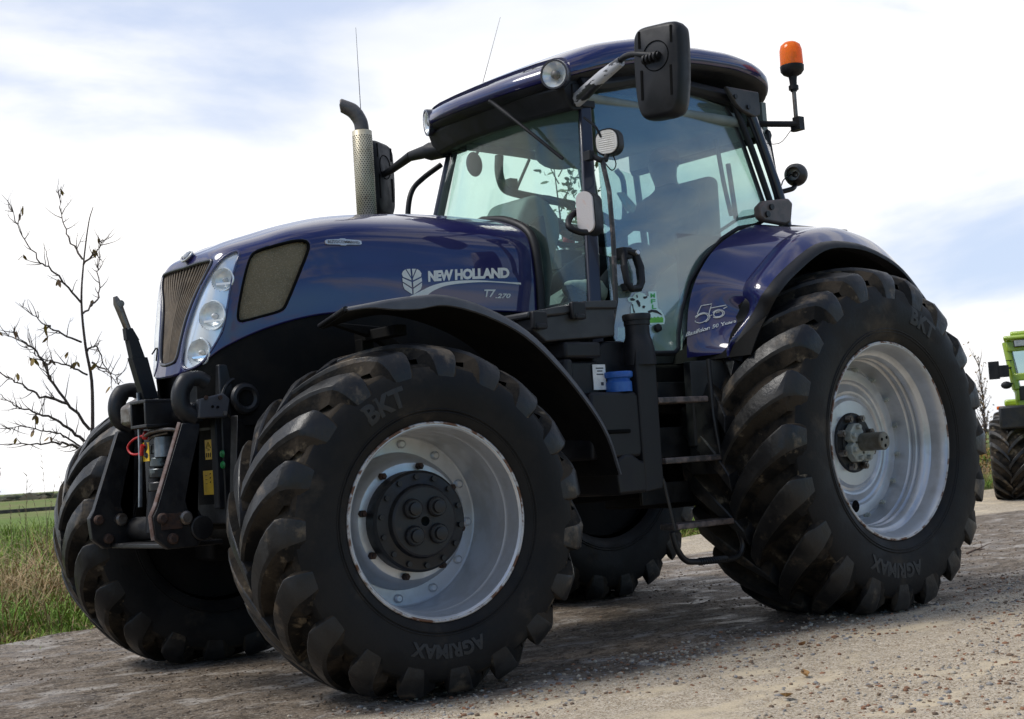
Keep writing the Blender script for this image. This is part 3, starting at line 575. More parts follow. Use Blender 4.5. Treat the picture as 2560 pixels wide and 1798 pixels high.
# ------------------------------------------------------------------ the big tractor
TR=tag(empty('farm_tractor',(0,0,0)),'big navy blue farm tractor with silver wheel rims parked on the gravel track','tractor')
def tyre(name,s,M,Rt,Rc,lip,w,nl,depth,dth,lw,parent,marks):
    rnd_=.036 if Rt>.9 else .028; Rt+=.008 if Rt>.9 else .005
    yc=-w/2; hb=w/2+.03
    P=[(lip-.012,-.014),(lip+.012,.008),(lip+.05,.026),(lip+(Rc-lip)*.45,.040),(lip+(Rc-lip)*.68,.034),(lip+(Rc-lip)*.84,.012),(Rc-.020-rnd_*.7,-.028),(Rc-.006-rnd_*.35,-.09),(Rc,-w*.30),(Rc+.004,yc)]
    P=[tuple(q) for q in spline([(a,b,0) for a,b in P],3)]; P=[(a,b) for a,b,c in P]
    q_=[]
    for (r_a,y_a),(r_b,y_b) in zip(P,P[1:]):
        q_.append((r_a,y_a))
        for fr in (.13,.17):
            rr0=lip+(Rc-lip)*fr
            if r_a<=rr0<r_b: q_+=[(rr0,y_a+(y_b-y_a)*(rr0-r_a)/(r_b-r_a)),(rr0+.002,y_a+(y_b-y_a)*(rr0-r_a)/(r_b-r_a)+.0045),(rr0+.006,y_a+(y_b-y_a)*(rr0-r_a)/(r_b-r_a)+.0045),(rr0+.008,y_a+(y_b-y_a)*(rr0-r_a)/(r_b-r_a))]
    P=sorted(q_+[P[-1]],key=lambda q:q[0]) if False else q_+[P[-1]]
    prof=P+[(r,2*yc-y) for r,y in P[::-1][1:]]
    bm=bm_(); lathe(bm,prof,72,M); iM=M.inverted()
    for f_ in bm.faces:
        q=iM@f_.calc_center_median()
        if math.hypot(q.x,q.z)>Rc-.055: f_.material_index=2
    for side in (1,-1):
        for k in range(nl):
            t0=2*PI*(k+(.5 if side<0 else 0))/nl
            st=[]
            for q in (-.05,.05,.18,.34,.52,.70,.86,1.0):
                y=yc+(w/2-.005)*q; rt=Rt-(.012*q*q+rnd_*max(q,0)**4); st.append((y,rt,Rc-.02,dth*(max(q,0)**.75 if q>0 else q),lw*(.40+.16*q)))
            st.append((.010,Rt-.030-rnd_,Rc-.08,dth*1.03,lw*.53)); st.append((.026,Rt-.060-rnd_,Rc-.11,dth*1.045,lw*.47)); st.append((.034,Rt-.105-rnd_,Rc-.15,dth*1.055,lw*.38)); st.append((.036,lip+(Rc-lip)*.58,lip+(Rc-lip)*.54,dth*1.06,lw*.22))
            rings=[]
            for y,rt,rb,th,hw in st:
                yy=y if side>0 else 2*yc-y; ring=[]
                for r,dw in ((rb,1.18),(rt-.007,1.03),(rt,.84),(rt,-.80),(rt-.012,-1.05),(rb,-1.85)):
                    a=t0+th+dw*hw/r+.006*noise.noise(Vector((k*3.1,y*9,dw*2+side*9)))
                    rr_=r+(.006*noise.noise(Vector((k*1.7,y*7,dw*3+side*5))) if r!=rb else 0)
                    ring.append(bm.verts.new(M@Vector((rr_*math.cos(a),yy,rr_*math.sin(a)))))
                rings.append(ring)
            for A,B in zip(rings,rings[1:]):
                for j in range(5):
                    f_=face(bm,[A[j],A[j+1],B[j+1],B[j]])
                    if f_: f_.material_index=1 if j in (1,2,3) else 2
            for f_ in (face(bm,rings[0]),face(bm,rings[-1])):
                if f_: f_.material_index=1
    for v in bm.verts:
        if v.co.z<.004: v.co.z=.004-.02*random.random()*.2
    o=obj(name,bm,['tyre','lug','mud'],parent,angle=44,bevel=.012,seg=3)
    # raised lettering on the sidewall
    for body,ang,r0_,h in marks:
        bm=bm_(); T=text2d(body,bold=.045); wid=h*T[2]
        def fn(x,y):
            r=r0_+h*y; a=R(ang)+x*wid/(r0_+h/2); f=(r-lip)/(Rc-lip); yy=_spl([(-.014,0,0),(.026,0,0),(.040,0,0),(.034,0,0),(.012,0,0)],min(max(f/.84,0),1))[0]+.003
            return M@Vector((r*math.cos(a),yy,r*math.sin(a)))
        put_text(bm,T,fn,.04)
        geo=bmesh.ops.extrude_face_region(bm,geom=bm.faces[:]); ax=(M.to_3x3()@Vector((0,-1,0))).normalized()
        for e in geo['geom']:
            if isinstance(e,bmesh.types.BMVert): e.co+=ax*.008
        obj('sidewall_lettering',bm,MT['tyre_letter'],parent,angle=30)
    return o
MT['tyre_letter']=mat('tyre_lettering',(.010,.010,.010),(.017,.016,.015),scale=18,rough=.6)
def bolt(bm,M,r,h0,h1,ang,rad,n=6):
    c=Vector((r*math.cos(ang),0,r*math.sin(ang))); tube(bm,[M@(c+Vector((0,h0,0))),M@(c+Vector((0,h1,0)))],rad,n)
for s in (1,-1):
    # ---------------- front
    M=Matrix.Translation((2.884,s*.75,.709))@Matrix.Rotation(R(-9.5),4,'Z')@Matrix.Translation((0,s*.551,0))@Matrix.Diagonal((1,s,1,1))@Matrix.Rotation(R(4),4,'Y')
    bm=bm_()
    prof=[(.414,-.03),(.414,-.004),(.408,.004),(.400,.004),(.393,-.004),(.389,-.028),(.386,-.040),(.385,-.080),(.379,-.090),(.3765,-.094),(.376,-.112),(.3725,-.122),(.374,-.20),(.375,-.345),(.372,-.362),(.366,-.366),(.300,-.366),(.296,-.362),(.289,-.330),(.278,-.288),(.266,-.262),(.250,-.248),(.235,-.246),(.05,-.246)]
    lathe(bm,prof,96,M)
    wh=obj('front_wheel',bm,'silver',TR,angle=30)
    for k in range(12): # round clamp bolts on the inner ring
        bm=bm_(); a=2*PI*(k+.3)/12; c=Vector((.335*math.cos(a),0,.335*math.sin(a))); tube(bm,[M@(c+Vector((0,-.368,0))),M@(c+Vector((0,-.354,0))),M@(c+Vector((0,-.348,0)))],[.019,.019,.012],16); obj('ring_bolt',bm,'silver',wh)
    bm=bm_(); tube(bm,[M@Vector((.409*math.cos(2*PI*k/72),.002,.409*math.sin(2*PI*k/72))) for k in range(72)],.0065,6,closed=True); obj('rim_edge',bm,'rimedge',wh,angle=80)
    bm=bm_(); lathe(bm,[(.385,-.50),(.385,-.47),(.30,-.46),(.05,-.46)],48,M); obj('inner_shade_disc',bm,'under',wh)  # added black disc, stands in for the shade inside the wheel
    for k in range(8):
        bm=bm_(); bolt(bm,M,.238,-.249,-.222,2*PI*(k+.35)/8,.016); bolt(bm,M,.238,-.222,-.212,2*PI*(k+.35)/8,.009,8); obj('wheel_bolt',bm,'rust',wh)
    bm=bm_(); lathe(bm,[(.216,-.25),(.216,-.172),(.205,-.160),(.168,-.154),(.158,-.150),(.150,-.126),(.142,-.120),(.02,-.116)],64,M)
    for k in range(14): bolt(bm,M,.189,-.162,-.144,2*PI*(k+.5)/14,.012)
    hub=obj('hub',bm,'blackmetal',wh,angle=30)
    for a in (48,138,228,318):
        bm=bm_(); c=Vector((.080*math.cos(R(a)),0,.080*math.sin(R(a)))); t=lambda h:M@(c+Vector((0,h,0)))
        tube(bm,[t(-.120),t(-.102),t(-.094),t(-.094),t(-.080),t(-.078)],[.044,.042,.036,.028,.026,.018],24); obj('hub_cap',bm,'blackmetal',wh,angle=30)
    tyre('tyre',s,M,.757,.700,.412,.56,19,.05,.40,.105,wh,[('AGRIMAX',-104,.50,.060),('BKT',58,.50,.085)] if s>0 else [])
    # ---------------- rear
    M=Matrix.Translation((0,s*1.468,.912))@Matrix.Diagonal((1,s,1,1))
    bm=bm_()
    prof=[(.541,-.03),(.541,-.004),(.534,.004),(.526,.004),(.518,-.006),(.510,-.03),(.505,-.05),(.500,-.085),(.488,-.10),(.474,-.106),(.466,-.118),(.462,-.135),(.474,-.145),(.474,-.150),(.460,-.160),(.457,-.175),(.468,-.185),(.467,-.190),(.452,-.20),(.450,-.24),(.438,-.275),(.434,-.285),(.425,-.284),(.412,-.272),(.405,-.262),(.375,-.262),(.352,-.266),(.343,-.278),(.330,-.282),(.318,-.276),(.300,-.270),(.288,-.262),(.276,-.264),(.266,-.274),(.252,-.272),(.235,-.258),(.17,-.256),(.05,-.258)]
    lathe(bm,prof,96,M); wh=obj('rear_wheel',bm,'silver2',TR,angle=30)
    bm=bm_(); tube(bm,[M@Vector((.535*math.cos(2*PI*k/90),.002,.535*math.sin(2*PI*k/90))) for k in range(90)],.0065,6,closed=True); obj('rim_edge',bm,'rimedge',wh,angle=80)
    bm=bm_(); lathe(bm,[(.51,-.64),(.51,-.60),(.40,-.58),(.05,-.58)],48,M); obj('inner_shade_disc',bm,'under',wh)  # the same added disc, keeps the rear wheel's inner side in painted shade
    for k in range(16):
        bm=bm_(); a=2*PI*(k+.5)/16; bolt(bm,M,.414,-.275,-.245,a,.014); bolt(bm,M,.414,-.246,-.238,a,.008,8); obj('rim_clamp',bm,'castwhite',wh)
    for k in range(2):
        bm=bm_(); a=R((73,272)[k]); c=Vector((.352*math.cos(a),-.2615,.352*math.sin(a))); lathe(bm,[(.034,0),(.030,.0025),(.001,.0026)],20,M@Matrix.Translation(c)); obj('rim_hole',bm,'hole',wh)
    bm=bm_(); lathe(bm,[(.168,-.262),(.165,-.248),(.158,-.242),(.11,-.240)],48,M); lathe(bm,[(.12,-.30),(.118,-.235),(.10,-.228),(.02,-.228)],40,M); obj('hub',bm,'blackmetal',wh)
    for k in range(8):
        bm=bm_(); bolt(bm,M,.141,-.245,-.212,2*PI*(k+.5)/8,.021); bolt(bm,M,.141,-.215,-.205,2*PI*(k+.5)/8,.012,8); obj('wheel_nut',bm,'steel',wh)
    bm=bm_()
    for a in (45,225,135):
        q=Matrix.Rotation(R(a),4,'Y'); prism(bm,[M@q@Vector(p) for p in ((-.05,-.232,.03),(.05,-.232,.03),(.062,-.232,.088),(.03,-.232,.118),(-.03,-.232,.118),(-.062,-.232,.088))],(0,0,0),M.to_3x3()@Vector((0,.045,0)))
        for u_ in (-.033,.033):
            c=q@Vector((u_,0,.088)); tube(bm,[M@Vector((c.x,-.19,c.z)),M@Vector((c.x,-.165,c.z))],.015,6)
    obj('wedge_clamp',bm,'castwhite',wh,bevel=.004)
    bm=bm_(); tube(bm,[M@Vector((0,-.24,0)),M@Vector((0,-.05,0)),M@Vector((0,-.045,0))],[.050,.050,.046],32); sh=obj('axle_shaft',bm,'axle',TR)
    bm=bm_()
    for a in (20,140,260): c=Vector((.026*math.cos(R(a)),0,.026*math.sin(R(a)))); tube(bm,[M@(c+Vector((0,-.046,0))),M@(c+Vector((0,-.0435,0)))],.009,12)
    obj('shaft_bore',bm,'hole',sh)
    tyre('tyre',s,M,.968,.898,.539,.70,20,.06,.36,.125,wh,[('BKT',108,.67,.100),('AGRIMAX',-100,.66,.080)] if s>0 else [])
# ------------------------------------------------------------------ hood
U0,V0=300,96
def hn(u,v,e=.004):
    a=Vector(hood(min(u+e,1),v))-Vector(hood(max(u-e,0),v)); b=Vector(hood(u,min(v+e,1)))-Vector(hood(u,max(v-e,0)))
    n=a.cross(b); n=n.normalized() if n.length>1e-9 else Vector((1,0,0))
    return n if n.y+n.z+n.x*.2>0 else -n
def hoff(u,v,o): return Vector(hood(u,v))+hn(u,v)*o
GR=[(0.238, 0.49), (0.17, 0.497), (0.09, 0.502), (0.03, 0.504), (-0.03, 0.504), (-0.09, 0.502), (-0.17, 0.497), (-0.238, 0.49), (-0.196, 0.418), (-0.14, 0.343), (-0.11, 0.251), (-0.104, 0.155), (-0.102, 0.067), (-0.05, 0.06), (0, 0.057), (0.05, 0.06), (0.102, 0.067), (0.104, 0.155), (0.11, 0.251), (0.14, 0.343), (0.196, 0.418)]
HL=[(0.371, 0.515), (0.385, 0.494), (0.389, 0.46), (0.381, 0.427), (0.379, 0.356), (0.393, 0.218), (0.413, 0.096), (0.367, 0.008), (0.285, 0.0), (0.228, 0.013), (0.162, 0.05), (0.132, 0.134), (0.138, 0.255), (0.174, 0.36), (0.253, 0.444), (0.321, 0.494)]
SG=[(0.433, 0.456), (0.463, 0.469), (0.521, 0.456), (0.575, 0.452), (0.597, 0.427), (0.603, 0.381), (0.593, 0.247), (0.587, 0.113), (0.583, 0.071), (0.531, 0.079), (0.473, 0.1), (0.453, 0.134), (0.437, 0.234), (0.427, 0.372)]
def hp(u,v): # both halves: negative u is the right side
    p=Vector(hood(abs(u),v)); return p if u>=0 else Vector((p.x,-p.y,p.z))
def hpo(u,v,o):
    p=hoff(abs(u),v,o); return p if u>=0 else Vector((p.x,-p.y,p.z))
bm=bm_()
us=[-1+2*i/(2*U0) for i in range(2*U0+1)]
vs_=[(j/V0) for j in range(V0+1)]
HLm=[(-a,b) for a,b in HL]; SGm=[(-a,b) for a,b in SG]
HOLES=[GR,HL,HLm,SG,SGm]
bb_=[(min(p[0] for p in P),max(p[0] for p in P),min(p[1] for p in P),max(p[1] for p in P)) for P in HOLES]
def inhole(u,v):
    for P,(a,b,c,d_) in zip(HOLES,bb_):
        if a<u<b and c<v<d_ and inpoly(u,v,P): return True
    return False
grid=[[bm.verts.new(hp(u,v)) for v in vs_] for u in us]
for i in range(2*U0):
    for j in range(V0):
        if inhole((us[i]+us[i+1])/2,(vs_[j]+vs_[j+1])/2): continue
        face(bm,[grid[i][j],grid[i+1][j],grid[i+1][j+1],grid[i][j+1]])
bmesh.ops.remove_doubles(bm,verts=bm.verts[:],dist=.0004)
ho=obj('hood',bm,'paint',TR,angle=55)
so_=ho.modifiers.new('thickness','SOLIDIFY'); so_.thickness=.012; so_.offset=-1
def rim_strip(name,P,m,r,parent,lift=.0,n=5):
    Q_=P
    for _ in range(3): Q_=[q for i in range(len(Q_)) for q in ((Q_[i][0]*.75+Q_[(i+1)%len(Q_)][0]*.25,Q_[i][1]*.75+Q_[(i+1)%len(Q_)][1]*.25),(Q_[i][0]*.25+Q_[(i+1)%len(Q_)][0]*.75,Q_[i][1]*.25+Q_[(i+1)%len(Q_)][1]*.75))]
    bm=bm_(); tube(bm,[hpo(u,v,lift) for u,v in Q_],r,8,closed=True); return obj(name,bm,m,parent,angle=80)
def patch(name,P,m,off,parent,du=.006,dv=.016,fn=None,skip=()):
    a,b,c,d_=min(p[0] for p in P),max(p[0] for p in P),min(p[1] for p in P),max(p[1] for p in P)
    nu=int((b-a)/du)+1; nv=int((d_-c)/dv)+1; bm=bm_(); vv={}
    def g(i,j):
        if (i,j) not in vv:
            u=a+(b-a)*i/nu; v=min(max(c+(d_-c)*j/nv,0),1); vv[i,j]=bm.verts.new(hpo(u,v,off if fn is None else fn(u,v,i,j)))
        return vv[i,j]
    for i in range(nu):
        for j in range(nv):
            if inpoly(a+(b-a)*(i+.5)/nu,c+(d_-c)*(j+.5)/nv,P) and not any((hpo(a+(b-a)*(i+.5)/nu,min(max(c+(d_-c)*(j+.5)/nv,0),1),off)-q_).length<r_ for q_,r_ in skip): face(bm,[g(i,j),g(i+1,j),g(i+1,j+1),g(i,j+1)])
    return obj(name,bm,m,parent,angle=60)
# front grille: dusty backing with upright fins and a navy surround
gr=patch('front_grille',[(u*1.03,v) for u,v in GR],'fin',-.035,ho)
rim_strip('grille_surround',GR,'paint_dark',.009,gr,-.002)
FINU=[(.067,.102),(.155,.104),(.251,.110),(.343,.140),(.418,.196),(.490,.238)]
def finu(v):
    for (a,c),(a2,c2) in zip(FINU,FINU[1:]):
        if v<=a2: return c+(c2-c)*(v-a)/(a2-a)
    return FINU[-1][1]
for k in range(-9,10):
    f=k/9.6; bm=bm_(); tube(bm,[hpo(finu(.07+.425*j/16)*f+1e-5,.07+.425*j/16,-.012) for j in range(17)],.0050,6); obj('grille_fin',bm,'fin',gr,angle=80)
for s in (1,-1):
    P=HL if s>0 else HLm
    LAMPS=((0.325, 0.377, 0.052), (0.307, 0.23, 0.066), (0.283, 0.075, 0.062)); h=patch('headlight',P,'lampwhite',-.012,ho,.004,.010,skip=[(hpo(s*u,v,-.012),r*1.0) for u,v,r in LAMPS])
    rim_strip('headlight_bezel',P,'paint',.006,h,-.002)
    for (u,v,r) in ((0.325, 0.377, 0.052), (0.307, 0.23, 0.066), (0.283, 0.075, 0.062)):
        c=hpo(s*u,v,-.010); nn=hn(u,v); nn=Vector((nn.x+.35,nn.y*s*.9,nn.z)).normalized(); Q=Matrix.Translation(c)@nn.to_track_quat('Y','Z').to_matrix().to_4x4()
        bm=bm_(); lathe(bm,[(r*1.10,-.008),(r*1.05,-.003),(r*1.0,-.003),(r*.96,-.008),(r*.90,-.016),(r*.74,-.026),(r*.45,-.034),(r*.22,-.037)],36,Q); lp=obj('lamp_bowl',bm,'bowl',h,angle=40)
        bm=bm_(); box(bm,Q@Vector((0,-.016,-.35*r)),(.006,r*1.5,.010),rot=Q.to_3x3()@Matrix.Rotation(R(90),3,'Z')); obj('lamp_baffle',bm,'chrome',lp)
        bm=bm_(); lathe(bm,[(r*.20,-.037),(r*.18,-.018),(r*.11,-.012),(.001,-.010)],20,Q); obj('bulb',bm,'pipe' if False else 'frost',lp,angle=60)
    patch('headlight_lens',P,'lens',.006,h,.006,.016)
    P=SG if s>0 else SGm
    g=patch('side_grille',P,'mesh',-.020,ho,.005,.014); rim_strip('side_grille_seal',P,'hole',.008,g,-.006)
# emblem on the nose
pts=[hpo((.050*math.cos(2*PI*k/28)) or 1e-6,.70+.15*math.sin(2*PI*k/28),.016) for k in range(28)]
bm=bm_(); f=[bm.verts.new(p) for p in pts]; g=[bm.verts.new(p-Vector((.03,0,.012))) for p in pts]; face(bm,f)
for k in range(28): face(bm,[f[k],f[(k+1)%28],g[(k+1)%28],g[k]])
em=obj('nose_emblem',bm,'paint',ho,angle=60)
bm=bm_(); tube(bm,pts,.006,6,closed=True); obj('emblem_rim',bm,'badge',em,angle=80)
for k in (-1,0,1):
    bm=bm_(); tube(bm,[hpo(.010*k+1e-6,.60,.019),hpo(.024*k+1e-6,.80,.019)],.006,6); obj('emblem_leaf',bm,'badge',em)
# lettering and badges on both flanks
def quadmap(c,off,s=1):
    def fn(x,y):
        u=(c[0][0]*(1-x)+c[1][0]*x)*(1-y)+(c[3][0]*(1-x)+c[2][0]*x)*y; v=(c[0][1]*(1-x)+c[1][1]*x)*(1-y)+(c[3][1]*(1-x)+c[2][1]*x)*y
        return hpo(u*s,v,off)
    return fn
for s in (1,-1):
    mir=(lambda T:([(1-x,y) for x,y in T[0]],T[1],T[2])) if s<0 else (lambda T:T)
    bm=bm_(); put_text(bm,mir(text2d('NEW HOLLAND',bold=.058,spacing=.95)),quadmap([(0.842, 0.163), (0.962, 0.209), (0.962, 0.276), (0.838, 0.23)],.0025,s)); obj('maker_lettering',bm,'decal',ho)
    bm=bm_(); put_text(bm,mir(text2d('T7',bold=.03,shear=.25)),quadmap([(0.93, 0.084), (0.944, 0.084), (0.944, 0.134), (0.928, 0.13)],.0025,s),.2)
    put_text(bm,mir(text2d('.270',bold=.03,shear=.25)),quadmap([(0.944, 0.079), (0.964, 0.084), (0.964, 0.113), (0.944, 0.109)],.0025,s),.1); obj('model_lettering',bm,'decal',ho)
    # swoosh line under the lettering
    bm=bm_(); up=[(0.8, 0.054), (0.81, 0.067), (0.828, 0.1), (0.852, 0.146), (0.88, 0.172), (0.914, 0.184), (0.946, 0.184), (0.978, 0.184)]; lo=[(0.828, 0.054), (0.842, 0.075), (0.854, 0.113), (0.874, 0.146), (0.906, 0.167), (0.93, 0.176), (0.954, 0.176), (0.978, 0.172)]
    up=spline([(a,b,0) for a,b in up],5); lo=spline([(a,b,0) for a,b in lo],5); A=[bm.verts.new(hpo(s*p.x,p.y,.0025)) for p in up]; B=[bm.verts.new(hpo(s*p.x,p.y,.0025)) for p in lo]
    for k in range(len(A)-1): face(bm,[A[k],A[k+1],B[k+1],B[k]])
    obj('swoosh_decal',bm,'decal',ho)
    # leaf emblem: ribbed leaf halves
    bm=bm_(); q=quadmap([(0.804, 0.084), (0.838, 0.084), (0.826, 0.243), (0.79, 0.238)],.003,s)
    LEAF=[[(.06,.70),(.02,.82),(.10,.92),(.22,.985),(.46,.62),(.46,.56)],[(.27,.99),(.46,1.0),(.46,.70)],[(.02,.52),(.03,.66),(.46,.50),(.46,.30)],[(.10,.22),(.03,.36),(.03,.47),(.46,.24),(.47,.03)]]
    for side in (0,1):
        for P in LEAF:
            P2=[(x if side==0 else 1-x,y) for x,y in P]; f=face(bm,[bm.verts.new(q(x,y)) for x,y in P2])
    bmesh.ops.triangulate(bm,faces=bm.faces[:]); obj('leaf_decal',bm,'decal',ho)
    # small name badge with a knob in the middle
    bm=bm_(); c=[(0.637, 0.389), (0.711, 0.372), (0.707, 0.402), (0.633, 0.423)]; q=quadmap(c,.0,s)
    out_=[(0,.25),(.05,.10),(.40,.02),(.44,-.12),(.56,-.12),(.60,.02),(.95,.10),(1,.25),(1,.78),(.95,.90),(.60,.98),(.56,1.12),(.44,1.12),(.40,.98),(.05,.90),(0,.78)]
    qa=quadmap(c,.009,s); A=[bm.verts.new(qa(x,y)) for x,y in out_]; B=[bm.verts.new(q(x,y)) for x,y in out_]; face(bm,A)
    for k in range(len(A)): face(bm,[A[k],A[(k+1)%len(A)],B[(k+1)%len(A)],B[k]])
    bg_=obj('name_badge',bm,'badge',ho)
    bm=bm_(); qt=quadmap([(c[0][0]+.004,c[0][1]+.006),(c[1][0]-.004,c[1][1]+.008),(c[2][0]-.004,c[2][1]-.009),(c[3][0]+.004,c[3][1]-.008)],.011,s); put_text(bm,mir(text2d('AUTOCOMMAND',bold=.01,spacing=1.05)),qt); obj('badge_lettering',bm,'pipe',bg_)
# rear edge trim of the hood
bm=bm_()
for s in (1,-1):
    G=[[hpo(s*(.972 if k==0 else 1.0),v,.004+.010*(k==1)) for k in (0,1)] for v in [j/20*.86 for j in range(21)]]
pts=[hpo(1.0,v,.006)+Vector((-.03,0,0)) for v in [j/24 for j in range(25)]]
tube(bm,[hpo(1.0,j/24,.0)+Vector((-.028,.0,.004)) for j in range(25)]+[hpo(-1.0,j/24,.0)+Vector((-.028,.0,.004)) for j in range(23,-1,-1)],.026,10)
obj('hood_rear_trim',bm,'black',TR,angle=80)
# engine bay and frame below the hood
bm=bm_()
box(bm,(2.45,0,1.30),(1.75,.62,.80)); box(bm,(2.58,0,.86),(1.5,.42,.30)); box(bm,(.9,0,.95),(2.6,.52,.55))
obj('engine_block',bm,'under',TR,bevel=.02)
# under-hood side panel: black skirt following the hood's lower edge
for s in (1,-1):
    G=[]
    for i in range(31):
        u=.30+.70*i/30; a=hoff(u,0,-.018); b=Vector((a.x-.01,a.y*.93,max(1.18,a.z-.42))); G.append([Vector((p.x,p.y*s,p.z)) for p in (a,a.lerp(b,.08)+Vector((0,.006,0)),a.lerp(b,.5),b)])
    bm=bm_(); sheet(bm,G,.01,flip=s<0); o=obj('hood_skirt',bm,'under',TR)
bm=bm_(); Q=Matrix.Translation((3.32,.335,1.33))
for r,w in ((.055,.03),(.10,.012)):
    tube(bm,[(3.3+r*math.cos(t*PI/12),.30+.03*(r<.06),1.30+r*math.sin(t*PI/12)) for t in range(24)],w*.5+.004,8,closed=True)
obj('horn',bm,'blackmetal',TR)
# axles
bm=bm_(); tube(bm,[(2.884,-.95,.70),(2.884,-.6,.71),(2.884,-.35,.74),(2.884,.35,.74),(2.884,.6,.71),(2.884,.95,.70)],[.12,.13,.15,.15,.13,.12],16); box(bm,(2.88,.72,.70),(.24,.2,.36)); box(bm,(2.88,-.72,.70),(.24,.2,.36)); obj('front_axle',bm,'under',TR,bevel=.02)
bm=bm_(); tube(bm,[(0,-1.22,.912),(0,-.7,.912),(0,-.4,.912),(0,.4,.912),(0,.7,.912),(0,1.22,.912)],[.10,.14,.24,.24,.14,.10],20); box(bm,(.05,0,1.0),(.9,.6,.8)); obj('rear_axle',bm,'under',TR,bevel=.02)
# exhaust with perforated heat shield
ex=empty('x'); bpy.data.objects.remove(ex)
c0=Vector((1.955,-.55,2.20)); r=.057
MT['perfhole']=MT['hole']
bm=bm_(); lathe(bm,[(r,0),(r,.665),(r-.004,.668)],40,Matrix.Translation(c0)@Matrix.Rotation(R(90),4,'X'),a0=R(100),a1=R(385))
es=obj('exhaust_shield',bm,'perf',TR,angle=60)
sl=es.modifiers.new('thickness','SOLIDIFY'); sl.thickness=.003
bm=bm_()
n=15
for i in range(54):
    for k in range(n):
        a=R(62)+R(-150)+ (k+.5*(i%2))/n*R(235)
        z=.02+i*.0118
        if z>.645: continue
        nv=Vector((math.cos(a),math.sin(a),0)); sd=Vector((-nv.y,nv.x,0)); c=c0+Vector((0,0,z))+nv*(r+.0007)
        face(bm,[bm.verts.new(c+sd*.0040*math.cos(q*PI/3)+Vector((0,0,.0040*math.sin(q*PI/3)))) for q in range(6)])
ph=obj('shield_holes',bm,'hole',es,recalc=False); tag(ph,kind='stuff')
bm=bm_(); lathe(bm,[(r-.012,0),(r-.012,.67)],24,Matrix.Translation(c0)@Matrix.Rotation(R(90),4,'X')); box(bm,c0+Vector((-.045,-.045,.31)),(.02,.05,.60)); obj('silencer',bm,'pipe',es)
bm=bm_()
hx=Vector((.85,-.53,0)); zz=Vector((0,0,1))
pts=spline([c0+zz*.60,c0+zz*.69,c0+hx*.010+zz*.735,c0+hx*.040+zz*.782,c0+hx*.085+zz*.815],8)
tube(bm,pts,[.041]*20+[.042]*13,22,caps=False)
for v in bm.verts: # slash-cut mouth: the roof of the pipe reaches furthest
    q=v.co-c0; along=q.dot(hx)
    if along>.03: v.co+=(hx*.055+zz*.012)*max(0,min(1,(along-.03)/.045))*max(0,min(1.2,(q.z-.775)/.07))
ob_=obj('exhaust_pipe',bm,'pipe',TR,angle=80); sl=ob_.modifiers.new('thickness','SOLIDIFY'); sl.thickness=.003
# ------------------------------------------------------------------ cab
def tbl(T,x):
    T=sorted(T)
    if x<=T[0][0]: return T[0][1]
    for (a,b),(c,d_) in zip(T,T[1:]):
        if x<=c: return b+(d_-b)*(x-a)/(c-a)
    return T[-1][1]
PL=[(1.585,0),(1.575,.22),(1.53,.42),(1.44,.585),(1.2,.665),(.8,.705),(.35,.715),(0,.70),(-.2,.655),(-.30,.54),(-.345,.30),(-.355,0)]
PLs=[(p.x,p.y) for p in spline([(a,b,0) for a,b in PL],5)]
PLAN=PLs+[(a,-b) for a,b in PLs[::-1][1:-1]]
LIPZ=[(-.36,3.02),(-.28,3.055),(-.2,3.095),(-.05,3.125),(.15,3.14),(.48,3.13),(.89,3.09),(1.2,3.025),(1.44,2.955),(1.585,2.925)]
def ring(bm,sc_,dz,ext=0):
    o=[]
    for x,y in PLAN:
        o.append(bm.verts.new((.55+(x-.55)*sc_,y*sc_,tbl(LIPZ,x)+dz)))
    return o
def loft(bm,rings,cap0=False,cap1=False):
    n=len(rings[0])
    for A,B in zip(rings,rings[1:]):
        for k in range(n): face(bm,[A[k],A[(k+1)%n],B[(k+1)%n],B[k]])
    for f,c in ((rings[0],cap0),(rings[-1],cap1)):
        if c:
            cv=bm.verts.new(sum((v.co for v in f),Vector())/n)
            for k in range(n): face(bm,[f[k],f[(k+1)%n],cv])
bm=bm_(); loft(bm,[ring(bm,.99,.002),ring(bm,1.0,.006),ring(bm,1.006,.03),ring(bm,1.003,.055),ring(bm,.985,.082),ring(bm,.95,.102),ring(bm,.86,.122),ring(bm,.6,.14),ring(bm,.3,.148)],cap1=True)
rf=obj('roof',bm,'paint',TR,angle=60)
def roofw(x): return tbl([(p[0],p[1]) for p in PLs],x)
bm=bm_(); G=[]
for i in range(15): # raised front section of the roof ending in a small step
    x=.87+(1.40-.87)*i/14; w=roofw(x); z=tbl(LIPZ,x); row=[]
    for yy,dz in ((1.008,.020),(1.012,.05),(1.004,.085),(.975,.108),(.93,.124),(.84,.138),(.6,.150),(.3,.156),(0,.158)): row.append((x,w*yy,z+dz*(1-.25*(i/14)**3)))
    G.append(row+[(p[0],-p[1],p[2]) for p in row[::-1][1:]])
sheet(bm,G,.02); obj('roof_front_panel',bm,'paint',rf,angle=60)
bm=bm_(); loft(bm,[ring(bm,.995,.0),ring(bm,.985,-.022),ring(bm,.95,-.030),ring(bm,.90,-.045),ring(bm,.86,-.05)],cap1=True); obj('roof_liner',bm,'black',TR,angle=60)
